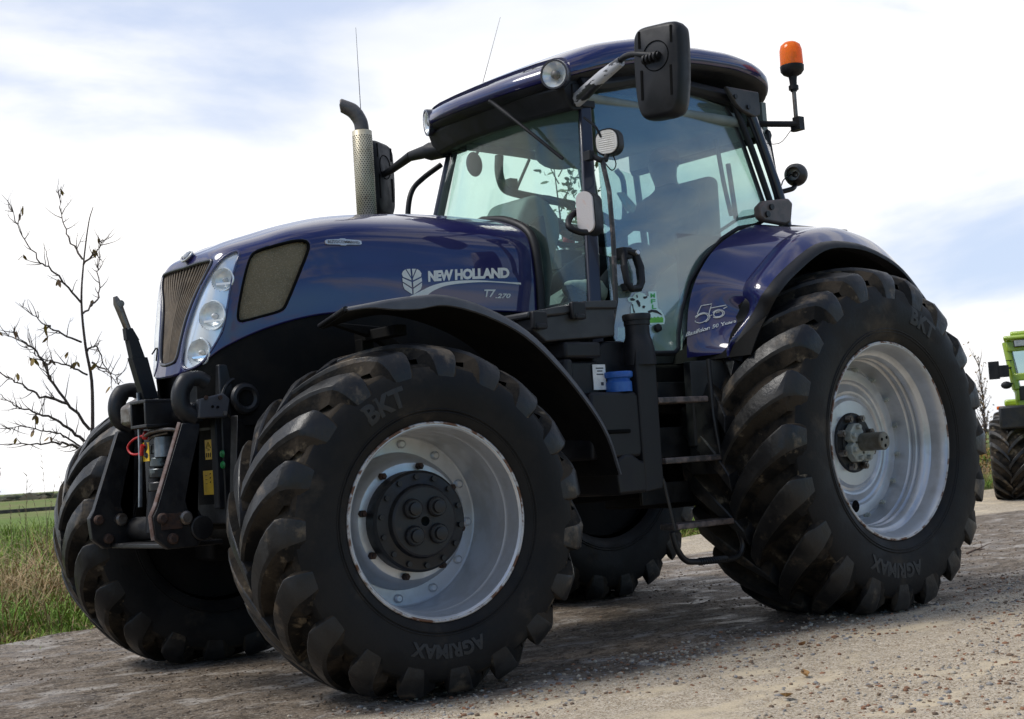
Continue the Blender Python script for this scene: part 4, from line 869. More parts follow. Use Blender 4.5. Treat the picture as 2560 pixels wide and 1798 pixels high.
# roof front and rear lamps sit in round pods at the corners
def round_lamp(name,p,dv,r,parent,house='black',lensm='lampwhite',deep=.07):
    Q=Matrix.Translation(Vector(p))@Vector(dv).normalized().to_track_quat('Y','Z').to_matrix().to_4x4()
    bm=bm_(); lathe(bm,[(r*.7,-deep),(r*1.10,-deep*.5),(r*1.20,-.004),(r*1.17,.006),(r*1.03,.006),(r*1.02,-.004)],36,Q); h=obj(name,bm,house,parent,angle=40)
    bm=bm_(); lathe(bm,[(r*1.02,.0),(r*.8,-.018),(r*.5,-.03),(r*.34,-.034)],32,Q); obj('reflector',bm,lensm,h,angle=60)
    bm=bm_(); lathe(bm,[(r*.34,-.034),(r*.33,-.006),(r*.2,.0),(.001,.001)],20,Q); obj('bulb',bm,'pipe' if lensm=='lampwhite' else 'frost',h,angle=60)
    bm=bm_(); lathe(bm,[(r*1.0,.002),(r*.7,.010),(.001,.014)],28,Q); obj('lens',bm,'lens',h,angle=60)
    return h
for s in (1,-1): round_lamp('roof_lamp',(1.525,.628,2.955) if s>0 else (1.475,-.56,2.97),(1,s*.45,-.08),.067,rf,'paint_dark',deep=.12)
# pillars
def pA(z,s): return Vector((1.525-.207*(z-1.8),s*(.78-.188*(z-1.8)),z))
for s in (1,-1):
    bm=bm_(); zs=[1.50,1.9,2.4,2.97]
    rows=[]
    for z in zs:
        p=pA(z,s); rows.append([bm.verts.new(p+Vector(q)) for q in ((0.0,-.02*s,0),(.004,.004*s,0),(-.070,.018*s,0),(-.076,-.004*s,0),(-.05,-.045*s,0))])
    for A,B in zip(rows,rows[1:]):
        for k in range(5): face(bm,[A[k],A[(k+1)%5],B[(k+1)%5],B[k]])
    face(bm,rows[0]); face(bm,rows[-1]); obj('front_pillar',bm,'paint_dark',TR,bevel=.008)
    # rear pillar: outer painted bar and inner seal bar with a slot between
    bm=bm_()
    tube(bm,spline([(-.125,.785*s,2.16),(-.115,.775*s,2.32),(-.04,.735*s,2.64),(.055,.69*s,2.98)],4),.030,8,flat=.9); obj('rear_pillar',bm,'paint_dark',TR,angle=60)
    bm=bm_()
    tube(bm,spline([(-.03,.775*s,2.25),(.00,.755*s,2.40),(.075,.715*s,2.70),(.155,.675*s,2.96)],4),.024,8,flat=.8); tube(bm,spline([(-.075,.765*s,2.35),(-.02,.735*s,2.60),(.07,.69*s,2.93)],4),.010,6); obj('pillar_seal',bm,'black',TR,angle=60)
    # hinge plates
    bm=bm_(); y=.845*s; prism(bm,[(.19,y,2.30),(.14,y,2.335),(-.08,y,2.365),(-.115,y,2.34),(-.085,y,2.22),(-.04,y,2.205),(.15,y,2.215),(.185,y,2.235)],(0,-.05*s,0),(0,0,0))
    hg=obj('hinge_plate',bm,MT.get('hinge') or MT.setdefault('hinge',mat('brown_grey_bracket',(.14,.10,.085),(.09,.07,.06),scale=14,rough=.45)),TR,bevel=.012)
    for x,z in ((.09,2.30),(.13,2.255)):
        bm=bm_(); tube(bm,[(x,y,z),(x,y+.012*s,z)],.018,14); obj('bolt',bm,'blackmetal',hg)
    bm=bm_(); y=.735*s; prism(bm,[(.27,y,3.02),(.20,y,2.93),(.13,y,2.885),(.03,y,2.86),(-.02,y,2.88),(-.02,y,3.02)],(0,-.03*s,0),(0,0,0)); hg=obj('upper_hinge',bm,MT.setdefault('hinge2',mat('dark_bracket',(.03,.028,.028),(.045,.04,.038),scale=14,rough=.45)),TR,bevel=.008)
    for x,z in ((.20,2.965),(.09,2.915)):
        bm=bm_(); tube(bm,[(x,y,z),(x,y+.01*s,z)],.014,14); obj('bolt',bm,'blackmetal',hg)
# windscreen header, sills
bm=bm_()
G=[]
for k in range(17):
    f=-1+2*k/16; y=.60*f; b=.085*(1-f*f); G.append([(1.375+b,y,2.785),(1.40+b,y,2.80),(1.44+b,y,2.90),(1.42+b,y,2.96),(1.30+b,y,2.97),(1.30+b,y,2.80),(1.375+b,y,2.785)])
rows=[[bm.verts.new(p) for p in g[:-1]] for g in G]
for A,B in zip(rows,rows[1:]):
    for k in range(6): face(bm,[A[k],A[(k+1)%6],B[(k+1)%6],B[k]])
face(bm,rows[0]); face(bm,rows[-1])
for s in (1,-1):
    tube(bm,spline([(1.33,.60*s,2.93),(1.1,.585*s,2.965),(.8,.585*s,3.03),(.45,.60*s,3.02),(.1,.64*s,2.985)],4),.045,8)
    box(bm,(1.30,.56*s,2.87),(.16,.10,.12))
obj('windscreen_header',bm,'black',TR,bevel=.006)
# glass
bm=bm_(); G=[]
for i in range(12):
    z=1.70+(2.80-1.70)*i/11; p=pA(z,1); row=[]
    for k in range(25):
        f=-1+2*k/24; row.append((p.x-.01+.10*(1-abs(f)**2.4),(p.y-.03)*f,z))
    G.append(row)
sheet(bm,G,.006); obj('windscreen',bm,'glass',TR,angle=60)
DN=Vector((.04,1,.188)); DNn=DN.normalized()
DO=[(1.172,2.902),(.98,2.975),(.82,3.009),(.453,2.985),(.158,2.931),(.12,2.87),(.075,2.70),(.02,2.36),(.05,2.24),(.136,2.205),(.288,2.18),(.455,2.105),(.633,1.979),(.782,1.843),(.891,1.685),(.955,1.55),(.975,1.476),(1.012,1.451),(1.163,1.45),(1.40,1.47),(1.425,1.53),(1.33,2.1),(1.225,2.82)]
def dpt(x,z,s=1,off=0):
    y=(1.179-.04*x-.188*z); return Vector((x,y*s,z))+Vector((DNn.x,DNn.y*s,DNn.z))*off
for s in (1,-1):
    bm=bm_(); P=[dpt(x,z,s) for x,z in DO]; n_=Vector((DNn.x,DNn.y*s,DNn.z)); prism(bm,P,n_*-.003,n_*.003)
    dr=obj('door',bm,'doorglass' if s>0 else 'glass',TR,angle=20)
    bm=bm_(); tube(bm,[dpt(x,z,s,-.004) for x,z in DO[4:19]],.013,8,flat=1.2); obj('door_seal',bm,'black',dr,angle=80)
    bm=bm_(); tube(bm,[dpt(x-.045*math.cos(i*.12),z+.075*(1-i*.05),s,-.03) for i,(x,z) in enumerate(DO[8:17])],.010,6); obj('inner_trim',bm,'interior',dr,angle=80)
    # handle: moulded loop with a lock button
    bm=bm_(); tube(bm,[dpt(x,z,s,.05) for x,z in ((1.275,1.985),(1.20,1.975),(1.185,1.90),(1.198,1.82),(1.225,1.785),(1.275,1.78),(1.30,1.81),(1.298,1.90))],[.024,.026,.025,.023,.022,.020,.018,.020],10,closed=True); box(bm,dpt(1.26,1.98,s,.03),(.07,.06,.06)); box(bm,dpt(1.28,1.80,s,.02),(.04,.06,.04))
    dh=obj('door_handle',bm,'black',dr,bevel=.006,angle=60)
    bm=bm_(); tube(bm,[dpt(1.205,1.972,s,.072),dpt(1.205,1.972,s,.082)],.012,14); obj('lock_button',bm,'badge',dh)
    bm=bm_(); p=dpt(1.11,1.583,s,.0); tube(bm,[p,p+n_*.022,p+n_*.028],[.022,.021,.012],16); obj('door_stud',bm,'black',dr)
    # grab rail up the front edge of the door carrying a work lamp
    if s>0:
        bm=bm_(); tube(bm,[(1.42,.82,1.60),(1.405,.845,1.72),(1.39,.845,2.05),(1.385,.835,2.30),(1.385,.80,2.47)],.013,8); gr_=obj('grab_rail',bm,MT.setdefault('railpaint',mat('worn_rail_paint',(.03,.028,.028),(.16,.13,.12),scale=18,rough=.45,lo=.5,hi=.62)),TR,angle=60)
        bm=bm_(); G=rrect(.138,.142,.055); Q=Matrix.Translation((1.335,.80,2.572))@Vector((.92,.36,-.05)).to_track_quat('Y','Z').to_matrix().to_4x4()
        prism(bm,[Q@Vector((a,0,b)) for a,b in G],Q.to_3x3()@Vector((0,-.055,0)),Q.to_3x3()@Vector((0,.012,0))); wl=obj('work_lamp',bm,'black',TR,bevel=.012)
        bm=bm_(); G=rrect(.120,.124,.048); prism(bm,[Q@Vector((a,0,b)) for a,b in G],Q.to_3x3()@Vector((0,.010,0)),Q.to_3x3()@Vector((0,.017,0)))
        for k in range(9): tube(bm,[Q@Vector((-.045,.0155,-.045+.01125*k)),Q@Vector((.045,.0155,-.045+.01125*k))],.0035,6)
        obj('lamp_glass',bm,'frost',wl,bevel=.004)
        bm=bm_(); tube(bm,spline([(1.40,.70,2.72),(1.38,.76,2.66),(1.36,.78,2.60)],4),.007,6); obj('lamp_cable',bm,'black',wl,angle=60)
        bm=bm_(); tube(bm,[(1.335,.79,2.51),(1.36,.80,2.475),(1.40,.80,2.47),(1.42,.76,2.50)],.016,8); box(bm,(1.43,.75,2.50),(.04,.05,.05)); tube(bm,spline([(1.30,.79,2.52),(1.285,.80,2.46),(1.33,.81,2.42),(1.38,.80,2.47)],4),.004,5); obj('lamp_bracket',bm,'black',wl,bevel=.003,angle=60)
# side indicator on an arm from the front pillar
for s in (1,-1):
    bm=bm_(); Q=Matrix.Translation((1.61,.885*s,2.165))@Vector((.90,.44*s,-.02)).to_track_quat('Y','Z').to_matrix().to_4x4(); q3=Q.to_3x3(); G=rrect(.098,.222,.048,7)
    prism(bm,[Q@Vector((a,0,b)) for a,b in G],q3@Vector((0,-.115,0)),q3@Vector((0,.0,0))); il=obj('side_indicator',bm,'black',TR,bevel=.018,seg=3)
    bm=bm_(); G=rrect(.088,.212,.043,7); prism(bm,[Q@Vector((a,0,b)) for a,b in G],q3@Vector((0,-.002,0)),q3@Vector((0,.02,0))); obj('indicator_lens',bm,MT.setdefault('indlens',mat('frosted_lens_peach',(.62,.57,.55),(.66,.40,.30),scale=11,rough=.25,lo=.52,hi=.66,bump=.2,bscale=120)),il,bevel=.012,seg=3)
    bm=bm_(); tube(bm,spline([(1.56,.80*s,2.20),(1.66,.82*s,2.15),(1.71,.86*s,2.09),(1.66,.89*s,2.06),(1.58,.88*s,2.07)],4),.017,8); obj('indicator_arm',bm,'black',il,angle=80)
# mirrors
for s in (1,-1):
    c=Vector((1.37,1.255*s,2.825)) if s>0 else Vector((1.40,-1.20,2.755))
    Q=Matrix.Translation(c)@Matrix.Rotation(R(-3 if s>0 else 0),4,'X')@Matrix.Rotation(R((10 if s>0 else 118)),4,'Z'); q3=Q.to_3x3()
    prof=[(0,.24),(.09,.24),(.125,.225),(.142,.19),(.142,-.03),(.128,-.16),(.115,-.205),(.085,-.235),(0,-.24)]
    prof=prof+[(-a,b) for a,b in prof[::-1][1:-1]]
    O_=prof
    for _ in range(3): O_=[q for i in range(len(O_)) for q in ((O_[i][0]*.75+O_[(i+1)%len(O_)][0]*.25,O_[i][1]*.75+O_[(i+1)%len(O_)][1]*.25),(O_[i][0]*.25+O_[(i+1)%len(O_)][0]*.75,O_[i][1]*.25+O_[(i+1)%len(O_)][1]*.75))]
    bm=bm_(); loft(bm,[[bm.verts.new(Q@Vector((x_,a*k_,b*k_))) for a,b in O_] for x_,k_ in ((-.055,.93),(-.050,.97),(-.02,1.0),(.015,1.0),(.035,.98),(.048,.935),(.055,.88))],True,True); mr_=obj('mirror_housing',bm,'black',TR,angle=50)
    bm=bm_(); lathe(bm,[(.078,.056),(.074,.059),(.068,.036),(.02,.030)],30,Q@Matrix.Translation((0,0,.075))@Matrix.Rotation(R(-90),4,'Z')); obj('socket',bm,'hole',mr_)
    bm=bm_()
    for a in (-.095,.095): box(bm,Q@Vector((.056,a,.17)),(.004,.012,.085),rot=q3); box(bm,Q@Vector((.056,a*.92,-.06)),(.004,.012,.15),rot=q3)
    obj('moulded_slots',bm,'hole',mr_)
    bm=bm_(); prism(bm,[Q@Vector((0,a*.9,b*.92)) for a,b in prof],q3@Vector((-.062,0,0)),q3@Vector((-.050,0,0))); obj('mirror_glass',bm,'mirrorglass',mr_,bevel=.004)
    bm=bm_()
    if s>0:
        tube(bm,[(1.345,.60,2.845),(1.36,.68,2.862),(1.385,.84,2.905),(1.395,1.0,2.945)],[.042,.042,.036,.028],10,flat=.8); 
        bj=bm_(); tube(bj,spline([(1.385,.97,2.950),(1.41,1.04,2.955),(1.43,1.12,2.945),(1.435,1.22,2.915),(1.432,1.30,2.895)],4),.016,10)
        for yy in (1.20,1.225,1.25,1.275): tube(bj,[(1.434,yy,2.895),(1.434,yy+.012,2.892)],.026,10)
        obj('mirror_joint',bj,'black',TR,angle=60); ao=obj('mirror_arm',bm,MT.setdefault('flaky',mat('flaking_arm_paint',(.46,.46,.48),(.02,.02,.022),scale=7,rough=.4,lo=.55,hi=.58,stretch=(1,.5,1.6))),TR,angle=60)
    else:
        tube(bm,[(1.36,-.56,2.82),(1.39,-.66,2.825),(1.40,-.70,2.83)],[.05,.055,.04],10); tube(bm,[(1.40,-.68,2.83),(1.40,-.85,2.835)],[.042,.032],8,flat=.8); tube(bm,[(1.40,-.84,2.836),(1.40,-1.05,2.79),(1.40,-1.20,2.77)],[.030,.024,.016],8); ao=obj('mirror_arm',bm,'black',TR,angle=60)
# wiper, antennas
bm=bm_(); tube(bm,spline([(1.60,.17,2.91),(1.585,.215,2.875),(1.545,.41,2.70),(1.465,.585,2.515)],5),[.013]*8+[.010]*8,7); obj('wiper',bm,'black',TR,angle=60)
bm=bm_(); tube(bm,[(1.28,-.30,3.08),(1.07,-.30,3.60)],[.0024,.0012],5); obj('antenna',bm,'pipe',TR)
bm=bm_(); tube(bm,[(1.78,-.80,2.30),(1.78,-.80,3.07),(1.78,-.80,3.57)],[.004,.0026,.0012],5); obj('antenna',bm,'pipe',TR)
bm=bm_(); tube(bm,spline([(1.45,-.85,2.30),(1.44,-.85,2.49),(1.40,-.85,2.62),(1.31,-.85,2.705),(1.20,-.80,2.79)],5),.017,8); obj('grab_bar',bm,'black',TR,angle=80)
# beacon on its swing arm
bm=bm_(); tube(bm,[(-.05,.60,2.86),(-.25,.84,2.825)],.019,8); box(bm,(-.25,.83,2.83),(.05,.05,.08)); tube(bm,[(-.25,.80,2.79),(-.25,.80,2.82)],.025,12); tube(bm,spline([(-.22,.80,2.80),(-.16,.74,2.72),(-.05,.66,2.74)],4),.003,5); ba=obj('beacon_arm',bm,'black',TR,bevel=.004,angle=60)
bm=bm_(); tube(bm,[(-.25,.815,2.82),(-.25,.815,3.04)],.013,12); obj('beacon_post',bm,'steel',ba,angle=60)
Q=Matrix.Translation((-.25,.815,3.03))@Matrix.Rotation(R(90),4,'X')
bm=bm_(); lathe(bm,[(.020,0),(.022,.06),(.026,.09),(.055,.105),(.070,.125),(.072,.155),(.066,.160)],30,Q); tube(bm,[(-.25,.815,3.04),(-.25,.815,3.065)],.03,12); obj('beacon_base',bm,'black',ba,angle=40)
bm=bm_(); lathe(bm,[(.066,.152),(.069,.165),(.067,.25),(.058,.282),(.035,.300),(.001,.305)],32,Q)
bl_=obj('beacon_lens',bm,'amber',ba,angle=40)
bm=bm_(); tube(bm,[(-.25,.815,3.19),(-.25,.815,3.24)],.022,12); box(bm,(-.25,.815,3.255),(.05,.05,.03)); obj('beacon_lamp',bm,'chrome',ba,angle=40)
# round rear lamp on a stalk
round_lamp('rear_work_lamp',(-.28,.76,2.535),(-.85,-.40,.05),.058,TR,'black','lampwhite',.09)
bm=bm_(); tube(bm,spline([(-.12,.76,2.42),(-.20,.78,2.44),(-.24,.77,2.46),(-.27,.765,2.49)],4),.015,8); tube(bm,spline([(-.24,.76,2.54),(-.17,.75,2.50),(-.14,.75,2.46)],4),.004,5); obj('lamp_stalk',bm,'black',TR,angle=80)
# rear window and lower cab shell
bm=bm_(); prism(bm,[(-.34,-.56,2.22),(-.34,.56,2.22),(-.27,.54,2.79),(-.27,-.54,2.79)],(-.003,0,0),(.003,0,0)); obj('rear_window',bm,'glass',TR,angle=20)
bm=bm_()
tube(bm,[(-.34,-.60,2.20),(-.34,.60,2.20)],.022,8); tube(bm,[(-.27,-.58,2.82),(-.27,.58,2.82)],.035,8)
for s in (1,-1): tube(bm,[(-.34,.585*s,2.20),(-.27,.565*s,2.84)],.022,8)
obj('rear_window_frame',bm,'black',TR,angle=60)
bm=bm_(); box(bm,(-.25,0,2.92),(.04,1.16,.20)); obj('rear_header',bm,'interior',TR)
for s in (1,-1):
    bm=bm_(); prism(bm,[(-.12,.775*s,2.24),(-.335,.60*s,2.24),(-.265,.58*s,2.80),(.02,.695*s,2.90)],(0,-.003,0),(0,.003,0)); obj('corner_window',bm,'glass',TR,angle=20)
bm=bm_()
prism(bm,[(-.34,-.60,1.35),(-.34,.60,1.35),(-.34,.60,2.19),(-.34,-.60,2.19)],(-.03,0,0),(0,0,0))
for s in (1,-1): prism(bm,[(-.34,.60*s,1.35),(-.12,.775*s,1.35),(-.12,.775*s,2.22),(-.34,.60*s,2.22)],(0,-.01,0),(0,.01,0))
box(bm,(.52,0,1.44),(1.75,1.40,.06)); box(bm,(1.47,0,1.60),(.05,1.20,.30))
obj('cab_floor',bm,'interiordark',TR)
bm=bm_(); box(bm,(.55,0,1.27),(1.7,1.50,.26)); obj('cab_underframe',bm,'under',TR,bevel=.02)
# ------------------------------------------------------------------ fenders, tank, steps
FS=[(.91,.86,1.40),(.91,.86,1.47),(.86,.85,1.70),(.76,.845,1.88),(.56,.84,2.06),(.27,.84,2.18),(0,.84,2.195),(-.3,.84,2.195),(-.55,.84,2.13),(-.8,.84,2.0)]
FK=[(.835,1.10,1.40),(.815,1.10,1.47),(.675,1.11,1.615),(.700,1.10,1.765),(.546,1.10,1.91),(.30,1.10,2.07),(.02,1.10,2.141),(-.21,1.10,2.141),(-.45,1.10,2.10),(-.70,1.10,1.988)]
FL=[(.845,1.105,1.39),(.825,1.11,1.46),(.74,1.20,1.625),(.72,1.28,1.74),(.55,1.28,1.862),(.27,1.28,2.003),(.0,1.28,2.028),(-.24,1.28,1.992),(-.48,1.28,1.895),(-.735,1.28,1.685)]
FSs,FKs,FLs=[spline(P,6) for P in (FS,FK,FL)]
for s in (1,-1):
    ms=lambda p:Vector((p[0],p[1]*s,p[2]))
    bm=bm_(); sheet(bm,[[ms(a.lerp(b,k/8)) for k in range(9)] for a,b in zip(FSs[3:],FKs[3:])],.008,flip=s>0); fp=obj('rear_fender',bm,'paint',TR,angle=60)
    bm=bm_(); G=[]
    for a,b in zip(FKs,FLs):
        row=[]
        for k in range(11):
            f=k/10; p=a.lerp(b,f); o=p-Vector((0,p.y,.912)); o.normalize(); row.append(ms(p+o*(.030*math.sin(PI*f)*(1 if f<1 else 0))))
        G.append(row)
    sheet(bm,G,.008,flip=s>0); obj('fender_band',bm,'paint',fp,angle=60)
    bm=bm_(); G=[]
    cc_=Vector((0,0,.912))
    for p in FLs:
        o=(p-Vector((0,p.y,.912))).normalized()
        G.append([ms(p+o*.004+Vector((0,-.012,0))),ms(p+o*.002+Vector((0,.012,0))),ms(p-o*.010+Vector((0,.035,0))),ms(p-o*.026+Vector((0,.050,0))),ms(p-o*.042+Vector((0,.050,0))),ms(p-o*.048+Vector((0,.02,0))),ms(p-o*.03+Vector((0,-.16,0)))])
    sheet(bm,G,.006,flip=s>0); obj('fender_lip',bm,'black',fp,angle=60)
    bm=bm_(); G=[]
    for a,p in zip(FKs,FLs):
        o=(p-Vector((0,p.y,.912))).normalized(); rk=min((a-Vector((0,a.y,.912))).length,(p-Vector((0,p.y,.912))).length)-.045; q=Vector((0,0,.912))+o*max(rk,.99); G.append([ms((q.x,.70,q.z)),ms((q.x,.95,q.z)),ms((q.x,1.26,q.z))])
    sheet(bm,G,.006); box(bm,(0,.74*s,1.7),(1.6,.02,.85)); obj('wheel_arch_liner',bm,'under',fp,angle=60)
    bm=bm_(); box(bm,(-.30,.80*s,2.185),(.56,.16,.03)); obj('fender_shelf',bm,'black',fp,bevel=.006)
    bm=bm_(); prism(bm,[ms(p) for p in ((.97,.93,1.40),(.78,1.05,1.40),(.79,1.04,1.30),(.84,1.0,1.10),(.84,1.0,.96),(.98,.93,.95))],(0,-.05*s,0),(0,0,0)); obj('fender_bracket',bm,'blackmetal',fp,bevel=.005)
    # front fender
    ins=[(3.15,1.585),(3.08,1.603),(3.0,1.625),(2.9,1.646),(2.78,1.656),(2.56,1.617),(2.32,1.522),(2.12,1.362),(1.95,1.173),(1.85,1.02),(1.79,.84)]
    outs=[(3.31,1.603),(3.2,1.622),(3.08,1.643),(2.95,1.660),(2.79,1.668),(2.57,1.62),(2.34,1.52),(2.14,1.36),(1.965,1.172),(1.865,1.02),(1.805,.84)]
    ws=[.010,.014,.040,.052,.042,.036,.030,.026,.022,.018,.015]
    A=spline([(a,.75,b) for a,b in ins],4); B=spline([(a,1.2,b) for a,b in outs],4); Wd=[p.x for p in spline([(q,0,0) for q in ws],4)]
    if s<0: A,B,Wd=A[16:],B[16:],Wd[16:]
    G=[]; LP=[]; UG=[]
    for i,(a,b) in enumerate(zip(A,B)):
        row=[a.lerp(b,k/8) for k in range(9)]; nx_=Vector((b.x-2.88,0,b.z-.75)).normalized(); w=Wd[i]
        G.append([ms(p) for p in row]); UG.append([ms(p-nx_*.013) for p in row])
        LP.append([ms(b+Vector((0,-.02,0))+nx_*.006),ms(b+Vector((0,.004,0))+nx_*.002),ms(b+Vector((0,.012,0))-nx_*min(.012,w*.4)),ms(b+Vector((0,.014,0))-nx_*w),ms(b+Vector((0,.004,0))-nx_*(w+.004))])
    bm=bm_(); sheet(bm,G,.010,flip=s>0); ff=obj('front_fender',bm,'fender',TR,angle=60)
    bm=bm_(); sheet(bm,UG,.004,flip=s>0); obj('fender_shade_sheet',bm,'under',ff,angle=60)  # extra dark sheet: shade painted below the grey fender
    bm=bm_(); sheet(bm,LP,.005,flip=s>0); obj('fender_edge',bm,'fender',ff,angle=60)
    bm=bm_(); tube(bm,[ms(A[0].lerp(B[0],k/8)) for k in range(9)],.011,8); obj('fender_front_bead',bm,'black',ff,angle=60)
    bm=bm_(); box(bm,(2.78,.68*s,1.56),(.06,.34,.05)); box(bm,(2.78,.55*s,1.25),(.07,.06,.6)); prism(bm,[ms(p) for p in ((3.05,.62,1.62),(2.75,.62,1.60),(2.60,.62,1.50),(2.66,.62,1.48),(2.80,.62,1.55))],(0,-.02,0),(0,.02,0)); obj('fender_stay',bm,'under',ff,bevel=.006)
# decals on the left rear fender panel: outline tractor shaped like a fifty, with the words below
def panel_uv(x,y):
    i=(1-x); # x across (front->rear), y up
    return None
C4=[Vector(p) for p in ((.930,.94,1.572),(.707,1.0,1.592),(.707,1.0,1.705),(.87,.925,1.715))]
def fpan(x,y,off=.012):
    p=(C4[0].lerp(C4[1],x)).lerp(C4[3].lerp(C4[2],x),y); return p
nfp=(C4[1]-C4[0]).cross(C4[3]-C4[0]).normalized()
if nfp.y<0: nfp=-nfp
# project onto the ruled panel by nearest sampled point, a few millimetres proud
PS=[(a.lerp(b,k/40)) for a,b in zip(spline(FS,24)[12:100],spline(FK,24)[12:100]) for k in range(41)]
from mathutils import kdtree
KD=kdtree.KDTree(len(PS))
for i,p in enumerate(PS): KD.insert(p,i)
KD.balance()
eye_dir=nfp
def onpanel(x,y,off=.006):
    p=fpan(x,y)
    for _ in range(4):
        q=KD.find(p)[0]; p=p+nfp*((q-p)@nfp if False else (q-p).dot(nfp))
    return p+nfp*off
fp_left=[o for o in TR.children if o.name.startswith('rear_fender')][0]
bm=bm_(); put_text(bm,text2d('Basildon 50 Years',bold=.02,shear=.2),lambda x,y:onpanel(.0+.98*x,-.10+.17*y),.06); obj('anniversary_lettering',bm,'decalwhite',fp_left)
bm=bm_()
def arc(cx,cy,rx,ry,a0,a1,n=22): return [(cx+rx*math.cos(R(a0+(a1-a0)*k/n)),cy+ry*math.sin(R(a0+(a1-a0)*k/n))) for k in range(n+1)]
LN=[arc(.27,.36,.165,.21,160,-170),arc(.27,.36,.205,.26,150,-60),arc(.70,.42,.125,.17,0,360),arc(.70,.42,.165,.215,150,-150),[(.14,.62),(.22,.98),(.52,1.0),(.50,.80),(.46,.60),(.45,.40),(.54,.42)],[(.50,.80),(.92,.82),(.95,.72),(.86,.66)],arc(.70,.42,.07,.10,60,140,8)]
for P in LN:
    pts=[onpanel(.05+.86*a,.16+.84*b,.005) for a,b in P]; tube(bm,pts,.0026,5)
obj('anniversary_emblem',bm,'decalwhite',fp_left,angle=80)
# ---- tank, steps and toolbox (left)
bm=bm_()
def slab(poly,y0,y1,bm): prism(bm,[(x,y0,z) for x,z in poly],(0,0,0),(0,y1-y0,0))
slab([(1.86,1.24),(1.56,1.24),(1.535,1.22),(1.53,.94),(1.55,.915),(1.88,.915)],.70,1.09,bm)
tk=obj('fuel_tank',bm,'black',TR,bevel=.022,seg=3)
bm=bm_(); slab([(1.545,.74),(1.42,.75),(1.41,.80),(1.405,1.36),(1.425,1.44),(1.46,1.48),(1.515,1.48),(1.535,1.44),(1.545,1.36)],.74,1.10,bm); obj('tank_column',bm,'black',tk,bevel=.022,seg=3)
bm=bm_(); slab([(1.72,.735),(1.50,.74),(1.50,.895),(1.56,.90),(1.62,.935),(1.67,.935),(1.735,.90)],.74,1.098,bm); obj('tank_foot',bm,'black',tk,bevel=.015,seg=2)
bm=bm_(); slab([(1.74,1.22),(1.48,1.22),(1.46,1.44),(1.50,1.50),(1.64,1.50),(1.72,1.46),(1.74,1.38)],.72,.985,bm); obj('tank_shoulder',bm,'black',tk,bevel=.03,seg=3)
bm=bm_(); Q=Matrix.Translation((1.467,1.045,1.47))@Matrix.Rotation(R(90),4,'X'); lathe(bm,[(.085,-.10),(.080,-.02),(.072,.02),(.064,.045),(.062,.06),(.062,.10),(.066,.103),(.066,.125),(.070,.127),(.073,.15),(.070,.158),(.01,.16)],30,Q); obj('filler_neck',bm,'black',tk,angle=40)
bm=bm_(); box(bm,(1.84,.87,1.45),(.24,.34,.08)); box(bm,(1.94,.87,1.32),(.05,.34,.175)); box(bm,(1.82,.90,1.31),(.22,.2,.18)); obj('battery_box',bm,'black',TR,bevel=.014)
bm=bm_(); box(bm,(1.70,1.085,1.045),(.17,.03,.02)); obj('tank_recess',bm,'hole',tk,bevel=.006)
Q=Matrix.Translation((1.615,1.035,1.24))@Matrix.Rotation(R(90),4,'X')
bm=bm_(); lathe(bm,[(.066,0),(.066,.048),(.058,.055),(.056,.066),(.071,.072),(.073,.080),(.073,.095),(.069,.10),(.01,.10)],32,Q); obj('filler_cap',bm,'bluecap',tk,angle=40)
bm=bm_(); box(bm,(1.715,1.006,1.318),(.085,.004,.125)); lb=obj('service_label',bm,'decalwhite',tk)
bm=bm_(); rnd=random.Random(2)
for z,w in ((1.362,.05),(1.348,.035),(1.332,.045)): box(bm,(1.712,1.0085,z),(w,.002,.006))
box(bm,(1.70,1.0085,1.285),(.018,.002,.016))
obj('label_print',bm,'fender',lb)
# toolbox with lid and latches
bm=bm_(); slab([(2.14,1.545),(2.06,1.49),(1.60,1.52),(1.59,1.66),(1.80,1.655),(1.80,1.64),(2.15,1.60)],.80,1.02,bm); tb=obj('toolbox',bm,'boxplastic',TR,bevel=.012)
bm=bm_(); slab([(2.18,1.60),(2.18,1.63),(1.93,1.665),(1.80,1.69),(1.58,1.70),(1.58,1.655),(1.80,1.65),(1.95,1.62)],.79,1.035,bm); obj('toolbox_lid',bm,'boxplastic',tb,bevel=.010)
for x,z in ((2.12,1.59),(1.865,1.64)):
    bm=bm_(); box(bm,(x,1.043,z),(.09,.03,.085)); box(bm,(x,1.052,z-.03),(.06,.03,.03)); obj('latch',bm,'black',tb,bevel=.008)
# steps
st=None
for (z,x0,x1) in ((1.19,1.03,1.40),(.885,.955,1.38),(.552,.865,1.325)):
    bm=bm_(); box(bm,((x0+x1)/2,1.03,z),(x1-x0,.13,.030)); o_=obj('step_tread',bm,'steel',TR,bevel=.006); o_.data.materials[0]=MT.setdefault('tread',mat('worn_step_tread',(.05,.045,.043),(.17,.13,.115),scale=16,rough=.55,metal=.2))
    st=st or o_
bm=bm_()
tube(bm,[(1.42,1.09,.82),(1.40,1.09,.78),(1.345,1.09,.54)],.011,8,flat=.5); tube(bm,[(.96,1.05,1.40),(.965,1.06,1.10),(.955,1.08,.90),(.925,1.09,.82),(.845,1.09,.60),(.845,1.09,.43)],.012,8); box(bm,(1.42,.98,1.0),(.012,.20,.5)); box(bm,(.96,.98,1.0),(.012,.20,.4))
tube(bm,spline([(1.37,1.09,.53),(1.345,1.09,.45),(1.29,1.09,.385),(1.20,1.09,.368),(.96,1.09,.358),(.875,1.09,.375),(.845,1.09,.43),(.87,1.09,.50)],5),.016,10)
for k in range(12): tube(bm,[(1.19-.018*k,1.09,.367-.0006*k),(1.182-.018*k,1.09,.367)],.020,8)
obj('step_frame',bm,'blackmetal',st,angle=60)
bm=bm_()
